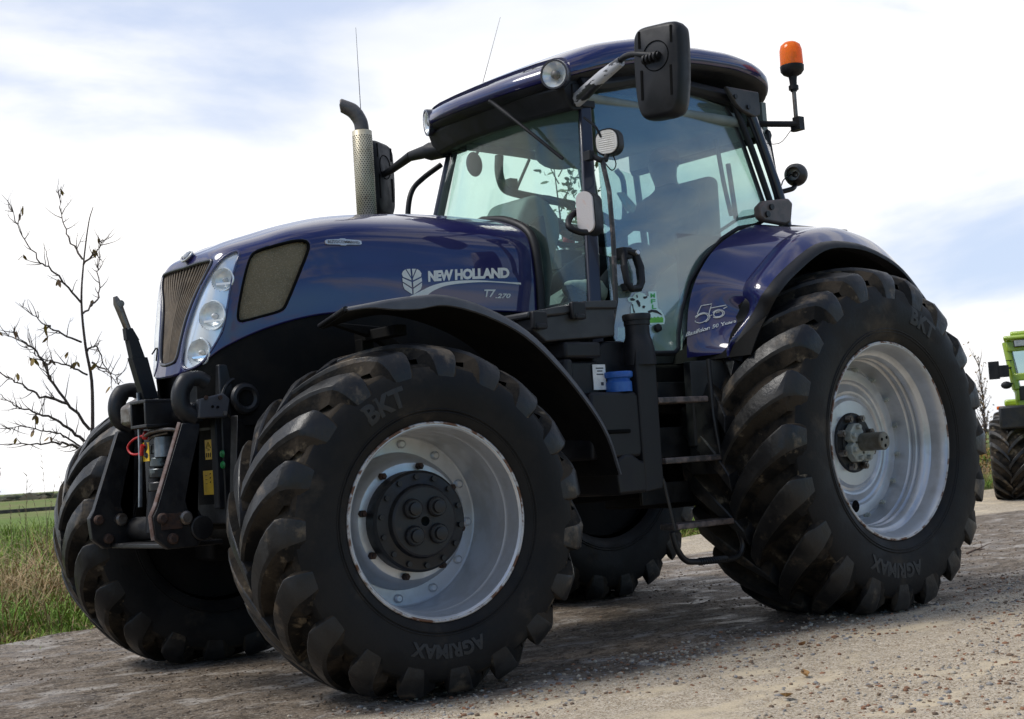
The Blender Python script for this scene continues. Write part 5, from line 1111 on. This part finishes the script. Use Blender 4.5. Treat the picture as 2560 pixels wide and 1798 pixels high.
for z0,z1 in ((.90,1.06),(.66,.77),(1.18,1.30)): box(bm,(1.08,.80,(z0+z1)/2),(.40,.02,z1-z0))
obj('step_riser',bm,'blackmetal',st,bevel=.004)
# ------------------------------------------------------------------ front linkage
bm=bm_()
lk=None
for s in (1,-1):
    bm=bm_(); y=.325*s
    prism(bm,[(3.625,y,1.20),(3.54,y,1.20),(3.60,y,1.0),(3.635,y,.86),(3.57,y,.82),(3.535,y,.76),(3.54,y,.70),(3.58,y,.655),(3.72,y,.655),(3.775,y,.70),(3.785,y,.80),(3.76,y,.84)],(0,-.018,0),(0,.018,0))
    a=obj('linkage_arm',bm,'blackmetal',TR,bevel=.005)
    if lk is None: lk=a
    if s>0:
        bm=bm_(); tube(bm,[(3.627,.325,1.20),(3.762,.325,.845),(3.786,.325,.80),(3.776,.325,.70)],.013,6); obj('worn_edge',bm,MT.setdefault('wornedge',mat('worn_rusty_edge',(.16,.12,.11),(.09,.045,.03),scale=18,rough=.55,metal=.3)),a,angle=60)
        bm=bm_(); box(bm,(3.70,.345,.775),(.10,.004,.07)); obj('rust_patch',bm,'rust',a,bevel=.002)
    for x,z,r_ in ((3.745,.79,.024),(3.635,.785,.030),(3.70,.70,.024)):
        bm=bm_(); tube(bm,[(x,y-.05,z),(x,y+.035,z),(x,y+.042,z)],[r_,r_,r_*.7],18); tube(bm,[(x+.0,y-.03,z),(x+.022,y-.03,z)],r_*1.0,14); obj('linkage_pin',bm,'rust' if r_<.03 else 'steel',a)
    # forward faces of the pins, seen from the front
    bm=bm_(); tube(bm,spline([(3.55,y,1.22),(3.61,y,1.26),(3.618,y,1.33),(3.585,y,1.385),(3.53,y,1.395),(3.49,y,1.375)],5),[.042]*6+[.042]*10+[.036]*10,10,flat=.85); obj('linkage_hook',bm,'blackmetal',TR,angle=60)
    bm=bm_(); prism(bm,[(3.55,y,1.30),(3.43,y,1.325),(3.40,y,1.30),(3.42,y,1.215),(3.56,y,1.215)],(0,.01*s,0),(0,.045*s,0)); br=obj('hook_bracket',bm,'fender',TR,bevel=.006)
    for x,z,m_ in ((3.52,1.305,'rust'),(3.45,1.305,'rust'),(3.49,1.265,'hole'),(3.465,1.262,'hole'),(3.43,1.235,'steel')):
        bm=bm_(); tube(bm,[(x,y+.046*s,z),(x,y+.052*s,z)],.010 if m_!='hole' else .006,10); obj('bracket_bolt',bm,m_,br)
    bm=bm_(); tube(bm,[(3.57,y*.22,.72),(3.57,y*.22,.78),(3.55,y*.20,1.0)],[.05,.045,.042],14); obj('lift_cylinder',bm,'black',TR,angle=60)
bm=bm_(); box(bm,(3.33,0,1.10),(.16,.60,.72)); box(bm,(3.46,0,1.26),(.20,.62,.06)); tube(bm,[(3.56,-.36,.735),(3.56,.36,.735)],.055,16); box(bm,(3.56,0,.665),(.26,.60,.022)); tube(bm,[(3.54,-.34,1.245),(3.54,.34,1.245)],.045,14)
prism(bm,[(3.42,.44,1.22),(3.40,.40,1.22),(3.40,.40,.70),(3.44,.40,.70)],(0,-.03,0),(0,.03,0)); prism(bm,[(3.42,-.44,1.22),(3.40,-.40,1.22),(3.40,-.40,.70),(3.44,-.40,.70)],(0,-.03,0),(0,.03,0))
fr_=obj('linkage_frame',bm,'blackmetal',TR,bevel=.006)
bm=bm_(); box(bm,(3.42,.262,1.02),(.03,.05,.42)); obj('frame_post',bm,'black',fr_,bevel=.006)
# hollow hitch box and its tall silver tongue
bm=bm_()
for dz in (-.055,.055): box(bm,(3.63,.085,1.255+dz),(.16,.16,.016))
for dy in (-.07,.07): box(bm,(3.63,.085+dy,1.255),(.16,.016,.10))
hb=obj('hitch_box',bm,'blackmetal',TR,bevel=.004)
bm=bm_(); box(bm,(3.60,.085,1.255),(.05,.12,.09)); obj('hitch_socket',bm,'hole',hb)
bm=bm_(); prism(bm,[(3.60,-.03,1.36),(3.70,-.06,1.30),(3.70,-.06,1.22),(3.64,-.03,1.19),(3.56,-.02,1.22)],(0,-.06,0),(0,.045,0)); obj('hitch_casting',bm,'steel',hb,bevel=.012)
bm=bm_(); tube(bm,[(3.655,-.012,1.36),(3.66,-.012,1.05),(3.672,-.012,.84)],.013,8,flat=.7); tube(bm,[(3.60,.10,1.15),(3.60,.10,1.06)],.042,14); obj('ram_tube',bm,MT.setdefault('paletube',mat('pale_grey_tube',(.30,.33,.36),(.18,.20,.22),scale=12,rough=.35,metal=.5)),TR,angle=60)
bm=bm_()
for z,r_ in ((1.175,.055),(1.10,.05),(1.04,.058),(.99,.062),(.93,.068)): tube(bm,[(3.59,.06,z-.024),(3.59,.06,z+.02)],r_,18)
obj('ram_body',bm,MT.setdefault('ramgrey',mat('ram_grey',(.10,.115,.12),(.02,.02,.022),scale=9,rough=.3,metal=.4,lo=.45,hi=.5)),TR,angle=50,bevel=.006)
bm=bm_(); tube(bm,spline([(3.655,.04,1.165),(3.665,-.06,1.15),(3.67,-.115,1.12),(3.668,-.10,1.09),(3.66,-.06,1.08),(3.655,.01,1.085)],5),.0055,7); tube(bm,[(3.66,.0,1.075),(3.66,.02,1.12)],.011,10); tube(bm,[(3.655,.03,1.15),(3.655,.05,1.175)],.014,10); obj('red_hose',bm,'red',TR,angle=60)
bm=bm_(); tube(bm,spline([(3.66,.05,1.16),(3.66,.13,1.175),(3.62,.19,1.18),(3.58,.22,1.17)],5),.009,7); tube(bm,spline([(3.64,.04,1.14),(3.645,.10,1.155),(3.61,.17,1.165)],5),.006,6); obj('steel_cable',bm,'steel',TR,angle=60)
# warning decals on the frame
def decal(name,y0,y1,z0,z1,x,parent,kind):
    bm=bm_(); box(bm,(x,(y0+y1)/2,(z0+z1)/2),(.003,y1-y0,z1-z0)); d_=obj(name,bm,'yellow',parent)
    bm=bm_(); cy=(y0+y1)/2; h=z1-z0; w=y1-y0
    if kind=='tri':
        a=[(cy,z1-h*.12),(cy-w*.36,z1-h*.42),(cy+w*.36,z1-h*.42)]
        tube(bm,[(x+.0022,*p) for p in a],.0016,4,closed=True); tube(bm,[(x+.0022,cy,z1-h*.24),(x+.0022,cy,z1-h*.36)],.0016,4)
        for k in range(3): tube(bm,[(x+.0022,cy-w*.3+w*.28*k,z0+h*.12),(x+.0022,cy-w*.25+w*.28*k,z0+h*.34)],.0028,4)
        tube(bm,[(x+.0022,cy-w*.1,z0+h*.48),(x+.0022,cy+w*.2,z0+h*.48)],.0018,4)
    elif kind=='spots':
        for k in range(3):
            tube(bm,[(x+.0022,cy+w*.18,z1-h*(.16+.17*k)),(x+.0022,cy+w*.24,z1-h*(.12+.17*k))],.0028,4); tube(bm,[(x+.0022,cy-w*.28,z1-h*(.2+.17*k)),(x+.0022,cy-w*.12,z1-h*(.2+.17*k))],.0012,4)
    else:
        ball(bm,(x+.001,cy,z1-h*.22),w*.36,(.06,1,1),2); ball(bm,(x+.001,cy+w*.1,z0+h*.3),w*.3,(.06,1,.8),2); tube(bm,[(x+.002,cy,z1-h*.3),(x+.002,cy-w*.1,z0+h*.5),(x+.002,cy,z0+h*.25)],w*.12,5)
    obj('decal_print',bm,'blackink',d_)
decal('warning_decal',.142,.206,1.035,1.125,3.413,fr_,'tri'); decal('warning_decal',.112,.208,.875,.985,3.413,fr_,'spots'); decal('warning_decal',-.005,.06,1.045,1.13,3.65,fr_,'spill')
bm=bm_(); box(bm,(3.42,.16,1.0),(.008,.22,.34)); obj('decal_plate',bm,'under',fr_)
bpy.data.objects['decal_plate'].location.x=-.014
for z in (1.055,1.005):
    bm=bm_(); tube(bm,[(3.30,.205,z),(3.36,.24,z)],[.018,.018],16); tube(bm,[(3.42,.315,z),(3.428,.315,z)],[.018,.014],16); tube(bm,[(3.428,.315,z),(3.431,.315,z)],.007,10); obj('coupling_cap',bm,'greencap',TR,angle=50)
# top link standing up in its bracket
bm=bm_(); prism(bm,[(3.575,0,1.33),(3.645,0,1.33),(3.695,0,1.52),(3.62,0,1.52)],(0,-.026,0),(0,.026,0)); prism(bm,[(3.63,0,1.52),(3.69,0,1.52),(3.705,0,1.60),(3.657,0,1.60)],(0,-.022,0),(0,.022,0)); prism(bm,[(3.65,0,1.60),(3.712,0,1.60),(3.717,0,1.655),(3.682,0,1.655)],(0,-.017,0),(0,.017,0))
tube(bm,spline([(3.61,.05,1.53),(3.585,.055,1.56),(3.59,.05,1.50)],4),.004,5)
tl=obj('top_link',bm,'black',TR,bevel=.010)
bm=bm_(); tube(bm,[(3.698,0,1.65),(3.724,0,1.72),(3.742,0,1.77),(3.752,0,1.80)],[.020,.022,.024,.012],12,flat=.8); obj('top_link_eye',bm,'steel',tl,angle=60)
bm=bm_(); tube(bm,[(3.735,-.024,1.765),(3.735,.024,1.765)],.016,14); obj('top_link_ball',bm,'steel',tl,angle=60)
# ------------------------------------------------------------------ inside the cab
bm=bm_(); box(bm,(.58,0,2.905),(1.30,1.10,.07)); obj('headliner',bm,'interior',TR,bevel=.02)
for s in (1,-1):
    bm=bm_(); tube(bm,spline([(1.31,.59*s,2.87),(1.0,.585*s,2.865),(.6,.60*s,2.86),(.1,.66*s,2.84)],4),.03,8); obj('door_head_rail',bm,'interior',TR,angle=80)
bm=bm_(); tube(bm,spline([(.81,-.70,2.86),(.82,-.70,2.75),(.79,-.70,2.66),(.71,-.70,2.63),(.50,-.70,2.61),(.20,-.70,2.59)],5),.028,8); box(bm,(.73,-.69,2.68),(.06,.05,.07)); tube(bm,[(.70,-.70,2.63),(.55,-.71,2.86)],.010,6); obj('side_window_frame',bm,'interiordark',TR,angle=80)
bm=bm_(); ball(bm,(1.10,-.60,2.76),.062,(1,.35,1.25),3); tube(bm,[(1.08,-.60,2.82),(1.05,-.58,2.88)],.01,6); obj('inside_mirror',bm,'interiordark',TR,angle=80)
bm=bm_(); ball(bm,(.66,-.30,2.80),.17,(1,.8,.55),3); obj('roof_console',bm,'interior',TR,angle=80)
# dash hump and steering column
bm=bm_(); prof=[(1.50,1.50),(1.50,2.05),(1.44,2.28),(1.37,2.39),(1.29,2.42),(1.20,2.38),(1.13,2.30),(1.13,2.18),(1.20,2.02),(1.24,1.80),(1.26,1.50)]
prism(bm,[(x,-.17,z) for x,z in prof],(0,0,0),(0,.34,0)); obj('dash_console',bm,'interior',TR,bevel=.05,seg=4)
bm=bm_(); prism(bm,[(x,.171,z) for x,z in ((1.42,2.22),(1.28,2.30),(1.24,1.95),(1.30,1.70),(1.46,1.72))],(0,0,0),(0,.03,0)); tube(bm,[(1.36,.19,1.88),(1.36,.215,1.88)],.055,18); obj('dash_panel',bm,'interiordark',TR,bevel=.02,seg=3)
wc=Vector((1.02,.02,2.30)); wax=Vector((-.62,0,.78)).normalized(); Q=Matrix.Translation(wc)@wax.to_track_quat('Z','Y').to_matrix().to_4x4()
bm=bm_(); tube(bm,[Q@Vector((.205*math.cos(2*PI*k/36),.205*math.sin(2*PI*k/36),0)) for k in range(36)],.016,8,closed=True)
for a in (90,210,330): tube(bm,[Q@Vector((0,0,-.03)),Q@Vector((.20*math.cos(R(a)),.20*math.sin(R(a)),0))],[.026,.014],8)
tube(bm,[Q@Vector((0,0,-.16)),Q@Vector((0,0,.0))],[.045,.05],14); obj('steering_wheel',bm,'interiordark',TR,angle=60)
# seat
bm=bm_(); box(bm,(-.02,.0,1.90),(.50,.50,.14)); box(bm,(-.06,0,1.70),(.36,.36,.36)); obj('seat_cushion',bm,'interiordark',TR,bevel=.04,seg=3)
bm=bm_(); box(bm,(-.15,0,2.29),(.12,.50,.70),rot=Matrix.Rotation(R(-7),3,'Y'),taper=(.9,.78)); obj('seat_backrest',bm,'interior',TR,bevel=.045,seg=3)
bm=bm_(); box(bm,(.32,-.42,2.06),(.62,.16,.14)); box(bm,(.55,-.42,2.16),(.18,.10,.12)); tube(bm,[(.45,-.42,2.12),(.52,-.42,2.26)],.015,8); obj('armrest_console',bm,'interiordark',TR,bevel=.03)
bm=bm_(); ball(bm,(.52,-.42,2.29),.042,(1,1,1),2); obj('lever_knob',bm,'red',TR,angle=80)
bm=bm_()
for s in (1,-1):
    G=[[(x,y*s,z) for y in (.42,.74)] for x,z in ((.80,1.47),(.74,1.75),(.60,1.93),(.36,2.07),(.05,2.14),(-.09,2.15))]; sheet(bm,G,.02)
obj('inner_arch',bm,'interior',TR,angle=60)
bm=bm_(); tube(bm,spline([(-.24,.30,2.35),(-.25,.28,2.50),(-.24,.27,2.70)],4),.016,8); tube(bm,spline([(-.06,-.55,2.35),(-.07,-.50,2.50),(-.06,-.48,2.72),(-.02,-.50,2.80)],4),.018,8); box(bm,(-.06,-.55,2.33),(.07,.08,.10)); tube(bm,spline([(-.08,.40,2.34),(-.08,.36,2.55),(-.05,.35,2.82)],4),.014,8); obj('rear_lever',bm,'interiordark',TR,angle=80)
# clear packet hung inside the door
bm=bm_(); P=[(1.16,2.345),(1.11,2.35),(1.075,2.285),(1.04,2.275),(1.07,2.235),(1.12,2.245),(1.135,2.29)]; prism(bm,[dpt(x,z,1,-.02) for x,z in P],(0,0,0),(0,-.012,0)); obj('hanging_packet',bm,MT.setdefault('packet',mat('tan_clear_packet',(.42,.34,.24),(.30,.42,.40),scale=22,rough=.25)),TR,bevel=.003)
# ---- cow sticker on the door glass
def rp(px,py,off=.0045):
    # drawing units of the sticker -> the plane of the door
    a=((px-590)*220-(py-860)*315.)/((240)*220-(-60)*315.); b=((px-590)-240*a)/315.
    x=1.271+a*(1.059-1.271)+b*(1.047-1.271); z=1.743+a*(1.785-1.743)+b*(1.608-1.743); return dpt(x,z,1,off)
dl_=[o for o in TR.children if o.name=='door'][0]
def flat(name,polys,m,parent,off):
    bm=bm_()
    for P in polys: face(bm,[bm.verts.new(rp(a,b,off)) for a,b in P])
    bmesh.ops.triangulate(bm,faces=bm.faces[:],ngon_method='EAR_CLIP'); return obj(name,bm,m,parent,recalc=False)
stk=flat('cow_sticker',[[(583,862),(600,848),(628,846),(650,815),(690,803),(730,818),(752,845),(766,838),(762,800),(832,797),(840,880),(848,945),(878,965),(900,1005),(910,1040),(903,1082),(775,1085),(770,985),(614,985),(612,935),(625,895),(592,885)]],'aqua',dl_,.0045)
flat('sticker_print',[[(600,862),(625,855),(648,868),(640,880),(612,880)],[(652,880),(672,872),(690,895),(694,925),(682,935),(664,905)],[(716,845),(748,840),(755,852),(730,866),(718,858)],[(708,926),(722,920),(736,926),(728,946),(712,944)],[(655,832),(665,828),(672,850),(662,858)],[(620,910),(630,908),(634,945),(650,982),(634,982)],[(755,970),(790,956),(835,962),(872,990),(885,1010),(840,988),(795,978),(765,988)]],'blackink',stk,.0062)
flat('sticker_grass',[[(775,1035),(790,1022),(800,1030),(815,1018),(830,1028),(845,1016),(862,1026),(880,1018),(893,1034),(892,1068),(776,1070)]],'grassgreen',stk,.0062)
bm=bm_()
for ch,cx,cy in (('M',800,835),('F',803,885),('L',812,932)):
    T=text2d(ch,bold=.03); put_text(bm,T,lambda x,y:rp(cx-20+40*x,cy+19-38*y,.0064),1.1)
obj('sticker_letters',bm,'green',stk)
flat('paper_notice',[[(515,1100),(590,1100),(590,1205),(512,1205)]],'aqua',dl_,-.006)
# ------------------------------------------------------------------ the driver
MT['skin']=mat('skin',(.42,.24,.17),(.38,.21,.15),scale=12,rough=.5); MT['cloth']=mat('dark_work_jacket',(.018,.020,.026),(.030,.032,.040),scale=14,rough=.9); MT['trouser']=mat('dark_trousers',(.02,.022,.03),(.03,.032,.04),scale=18,rough=.9)
MT['shoe']=mat('pale_trainer',(.52,.52,.46),(.42,.42,.37),scale=20,rough=.7); MT['sole']=mat('black_sole',(.012,.012,.012),rough=.8); MT['hair']=mat('brown_hair',(.03,.02,.014),rough=.7)
def person():
    V_=[];E_=[];Rr=[]
    def a(p,r,par=None):
        V_.append(p); Rr.append(r); 
        if par is not None: E_.append((par,len(V_)-1))
        return len(V_)-1
    pel=a((.15,0,2.04),.15); sp=a((.13,0,2.24),.135,pel); ch=a((.15,0,2.43),.15,sp); nk=a((.17,0,2.575),.055,ch); hd=a((.185,0,2.66),.078,nk); ht=a((.185,0,2.745),.085,hd); a((.18,0,2.80),.06,ht)
    ns=a((.265,0,2.672),.022,hd); a((.285,0,2.662),.012,ns)
    for s in (1,-1):
        a((.185,.085*s,2.69),.014,hd)
        sh=a((.16,.17*s,2.49),.070,ch); el=a((.44,.27*s,2.27),.050,sh); wr=a((.86,.19*s+.02,2.27),.030,el); pm=a((.94,.185*s+.02,2.30),.036,wr)
        for k in range(4):
            o=(k-1.5)*.019; f1=a((.985,.19*s+.02+o*.5,2.325+o*.8),.0095,pm); f2=a((1.008,.205*s+.02+o*.5,2.315+o*.8),.0088,f1); a((.998,.22*s+.02+o*.4,2.29+o*.8),.008,f2)
        t1=a((.94,.155*s+.02,2.33),.011,pm); a((.97,.15*s+.02,2.345),.009,t1)
        hp_=a((.22,.10*s,2.00),.098,pel); kn=a((.70,.22*s,2.12),.070,hp_); an=a((1.14,.35*s if s>0 else -.25,1.875),.042,kn); ft=a((1.24,.36*s if s>0 else -.26,1.835),.038,an); a((1.38,.38*s if s>0 else -.28,1.845),.032,ft)
    me=bpy.data.meshes.new('driver'); me.from_pydata(V_,E_,[]); o=bpy.data.objects.new('person',me); COL.objects.link(o)
    m=o.modifiers.new('skin','SKIN'); 
    for i,r in enumerate(Rr): me.skin_vertices[0].data[i].radius=(r,r)
    me.skin_vertices[0].data[0].use_root=True; m.use_smooth_shade=True
    sb=o.modifiers.new('sub','SUBSURF'); sb.levels=2; sb.render_levels=2
    bpy.context.view_layer.update(); me2=bpy.data.meshes.new_from_object(o.evaluated_get(bpy.context.evaluated_depsgraph_get())); o.modifiers.clear(); o.data=me2; bpy.data.meshes.remove(me)
    me2.materials.clear()
    for k in ('cloth','trouser','skin'): me2.materials.append(MT[k])
    for p in me2.polygons:
        c=p.center; p.use_smooth=True
        p.material_index=2 if (c.z>2.585 or c.x>.875 and c.z>2.2) else (1 if (c.z<2.08 and c.x>.1) else 0)
    for v in me2.vertices: v.co.x-=.12
    return o
pr=tag(person(),'person seated in the cab in dark clothes, hands on the steering wheel','person')
bm=bm_(); ball(bm,(.045,0,2.755),.105,(1.02,.86,.78),3)
for v in bm.verts:
    if v.co.z<2.725 and v.co.x>.06: v.co.z=2.735
obj('hair',bm,'hair',pr,angle=80)
for s in (1,-1):
    bm=bm_()
    for y in (.028,): ball(bm,(.142,y*s,2.70),.011,(.6,1,.7),2)
    obj('eye',bm,'blackink',pr,angle=80)
    cy=.36 if s>0 else -.265; Q=Matrix.Translation((1.06,cy,1.83))@Matrix.Rotation(R(8*s),4,'Z')@Matrix.Rotation(R(-13),4,'Y')
    bm=bm_(); rows=[]
    for x,w,z0,z1 in ((-.05,.030,-.03,.075),(0,.042,-.035,.085),(.07,.042,-.035,.075),(.14,.048,-.035,.045),(.21,.048,-.03,.025),(.255,.034,-.022,.008)):
        rows.append([bm.verts.new(Q@Vector((x,w*math.cos(t),(z0+z1)/2+(z1-z0)/2*math.sin(t)))) for t in [2*PI*k/12 for k in range(12)]])
    loft(bm,rows,True,True); sh=obj('trainer',bm,'shoe',pr,angle=80)
    bm=bm_(); rows=[]
    for x,w in ((-.07,.028),(-.02,.045),(.07,.043),(.15,.053),(.22,.052),(.27,.034)):
        rows.append([bm.verts.new(Q@Vector((x,w*c,-.038+d_+.018*max(0,(x-.2)/.07)))) for c,d_ in ((-1,0),(1,0),(1,-.03),(-1,-.03))])
    loft(bm,rows,True,True); obj('sole',bm,'sole',sh,bevel=.006)
    bm=bm_()
    for k in range(4): tube(bm,spline([Q@Vector((.06+.022*k,-.03,.052-.008*k)),Q@Vector((.06+.022*k,0,.075-.010*k)),Q@Vector((.06+.022*k,.03,.052-.008*k))],3),.004,5)
    obj('lace',bm,'decalwhite',sh,angle=80)
# ------------------------------------------------------------------ second tractor further along the track
MT['lime']=mat('lime_paint',(.30,.42,.020),(.26,.37,.02),scale=5,rough=.32,coat=.6); MT['redbar']=mat('red_paint',(.42,.045,.03),(.30,.04,.03),scale=12,rough=.45); MT['darkglass']=glass('green_tractor_glass',(.62,.74,.74),1.6,.06)
GT=tag(empty('green_tractor',(-11.60,-3.78,0),R(29.5)),'lime green boxy tractor coming along the track behind the big rear wheel','tractor')
# local axes: +x forward (towards the viewer), +y its left
def gtyre(x,s,Rt,w):
    k=Rt/.757; M=Matrix.Translation((x,s*(.95),Rt-.015))@Matrix.Diagonal((k,s*k,k,1))
    bm=bm_(); lathe(bm,[(.40,0),(.37,-.02),(.35,-.1),(.33,-.18),(.20,-.16),(.12,-.12),(.01,-.11)],32,M); wh=obj('wheel',bm,'lime',GT,angle=40)
    tyre('tyre',s,M,.757,.70,.412,w/k,17,.05,.42,.085,wh,[])
    bm=bm_(); lathe(bm,[(.10,-.11),(.10,-.05),(.06,-.03),(.01,-.03)],20,M); obj('hub',bm,'blackmetal',wh)
for s in (1,-1): gtyre(1.05,s,.54,.40); gtyre(-1.25,s,.60,.42)
bm=bm_(); box(bm,(-.1,0,.75),(3.4,.56,.42)); box(bm,(1.05,0,.55),(.3,1.2,.22)); box(bm,(-1.25,0,.6),(.34,1.2,.28)); obj('chassis',bm,'under',GT,bevel=.03)
bm=bm_(); box(bm,(1.15,0,1.10),(1.5,.86,.62)); hd_=obj('hood',bm,'lime',GT,bevel=.05,seg=3)
bm=bm_(); box(bm,(1.905,0,1.10),(.02,.60,.40)); obj('grille',bm,'black',hd_,bevel=.01)
for s in (1,-1):
    bm=bm_(); tube(bm,[(1.90,.36*s,1.10),(1.925,.36*s,1.10)],.06,18); obj('headlight',bm,'lampwhite',hd_,angle=40)
    bm=bm_(); box(bm,(1.0,.66*s,1.06),(.95,.34,.30)); fd=obj('front_mudguard',bm,'blackmetal',GT,bevel=.03)
    bm=bm_(); box(bm,(1.42,.80*s,1.19),(.05,.10,.045)); obj('indicator',bm,'amber',fd,bevel=.008)
    bm=bm_(); box(bm,(-1.30,.62*s,1.28),(1.30,.34,.10)); obj('rear_mudguard',bm,'lime',GT,bevel=.03)
# cab: sill, corner posts, roof, panes
bm=bm_(); box(bm,(-.30,0,1.33),(1.5,1.24,.30),taper=(1,1.02)); obj('cab_body',bm,'lime',GT,bevel=.04)
for sx in (.44,-1.02):
    for s in (1,-1):
        bm=bm_(); tube(bm,[(sx,.60*s,1.44),(sx-.06*(1 if sx>0 else -1),.68*s,2.08)],.055,8); obj('cab_post',bm,'lime',GT,angle=60)
bm=bm_(); box(bm,(.45,0,1.60),(.06,1.26,.10)); box(bm,(.42,0,2.02),(.08,1.36,.14)); box(bm,(.455,.585,1.36),(.03,.05,.16)); box(bm,(.455,-.585,1.36),(.03,.05,.16)); obj('cab_front_frame',bm,'lime',GT,bevel=.02)
bm=bm_(); prism(bm,[(.56,-.71,2.10),(.56,.71,2.10),(-1.14,.71,2.10),(-1.14,-.71,2.10)],(0,0,0),(0,0,.06)); prism(bm,[(.46,-.62,2.16),(.46,.62,2.16),(-1.06,.62,2.16),(-1.06,-.62,2.16)],(0,0,0),(-.02,0,.06)); obj('roof',bm,'lime',GT,bevel=.025)
bm=bm_(); prism(bm,[(.455,-.57,1.62),(.455,.57,1.62),(.40,.62,1.98),(.40,-.62,1.98)],(-.003,0,0),(.003,0,0)); wsn=obj('windscreen',bm,'darkglass',GT)
bm=bm_(); tube(bm,[(.462,-.56,1.63),(.462,.56,1.63),(.405,.61,1.97),(.405,-.61,1.97)],.016,6,closed=True); tube(bm,[(.46,-.5,1.62),(.44,-.25,1.80)],.008,5); obj('window_seal',bm,'black',wsn,angle=80)
bm=bm_(); box(bm,(.43,-.36,1.86),(.004,.16,.10)); box(bm,(.44,-.34,1.74),(.004,.10,.10)); obj('screen_notice',bm,'decalwhite',wsn)
for s in (1,-1):
    bm=bm_(); prism(bm,[(.40,.625*s,1.50),(-.98,.625*s,1.50),(-.92,.685*s,2.05),(.36,.685*s,2.05)],(0,-.003,0),(0,.003,0)); obj('side_window',bm,'darkglass',GT)
    bm=bm_(); box(bm,(.46,.40*s,1.38),(.02,.34,.19)); obj('lower_pane',bm,'blackink',GT,bevel=.02)
    bm=bm_(); box(bm,(.545,.50*s,2.045),(.05,.17,.095)); lp=obj('roof_light',bm,'black',GT,bevel=.012)
    bm=bm_(); box(bm,(.572,.50*s,2.045),(.01,.14,.075)); obj('light_glass',bm,MT.setdefault('greylens',mat('grey_lens',(.35,.37,.38),(.22,.24,.25),scale=20,rough=.2)),lp,bevel=.006)
    bm=bm_(); box(bm,(.56,.86*s,1.71),(.05,.14,.24)); box(bm,(.55,.74*s,1.69),(.07,.14,.16)); ball(bm,(.56,.72*s,1.50),.075,(.5,1,.7),2); tube(bm,[(.44,.62*s,1.74),(.52,.72*s,1.72),(.55,.80*s,1.72)],.014,6); tube(bm,[(.44,.62*s,1.53),(.54,.70*s,1.51)],.010,6); tube(bm,[(.44,.62*s,1.83),(.50,.70*s,1.83)],.008,5); obj('mirror',bm,'black',GT,bevel=.015)
bm=bm_(); tube(bm,[(1.62,-.50,.70),(1.70,-.30,.725),(1.72,.30,.725),(1.62,.50,.70)],.035,8); obj('linkage_bar',bm,'redbar',GT,angle=60)
bm=bm_(); tube(bm,[(.9,-.38,1.38),(.9,-.38,2.3)],.035,10); obj('exhaust',bm,'pipe',GT,angle=60)
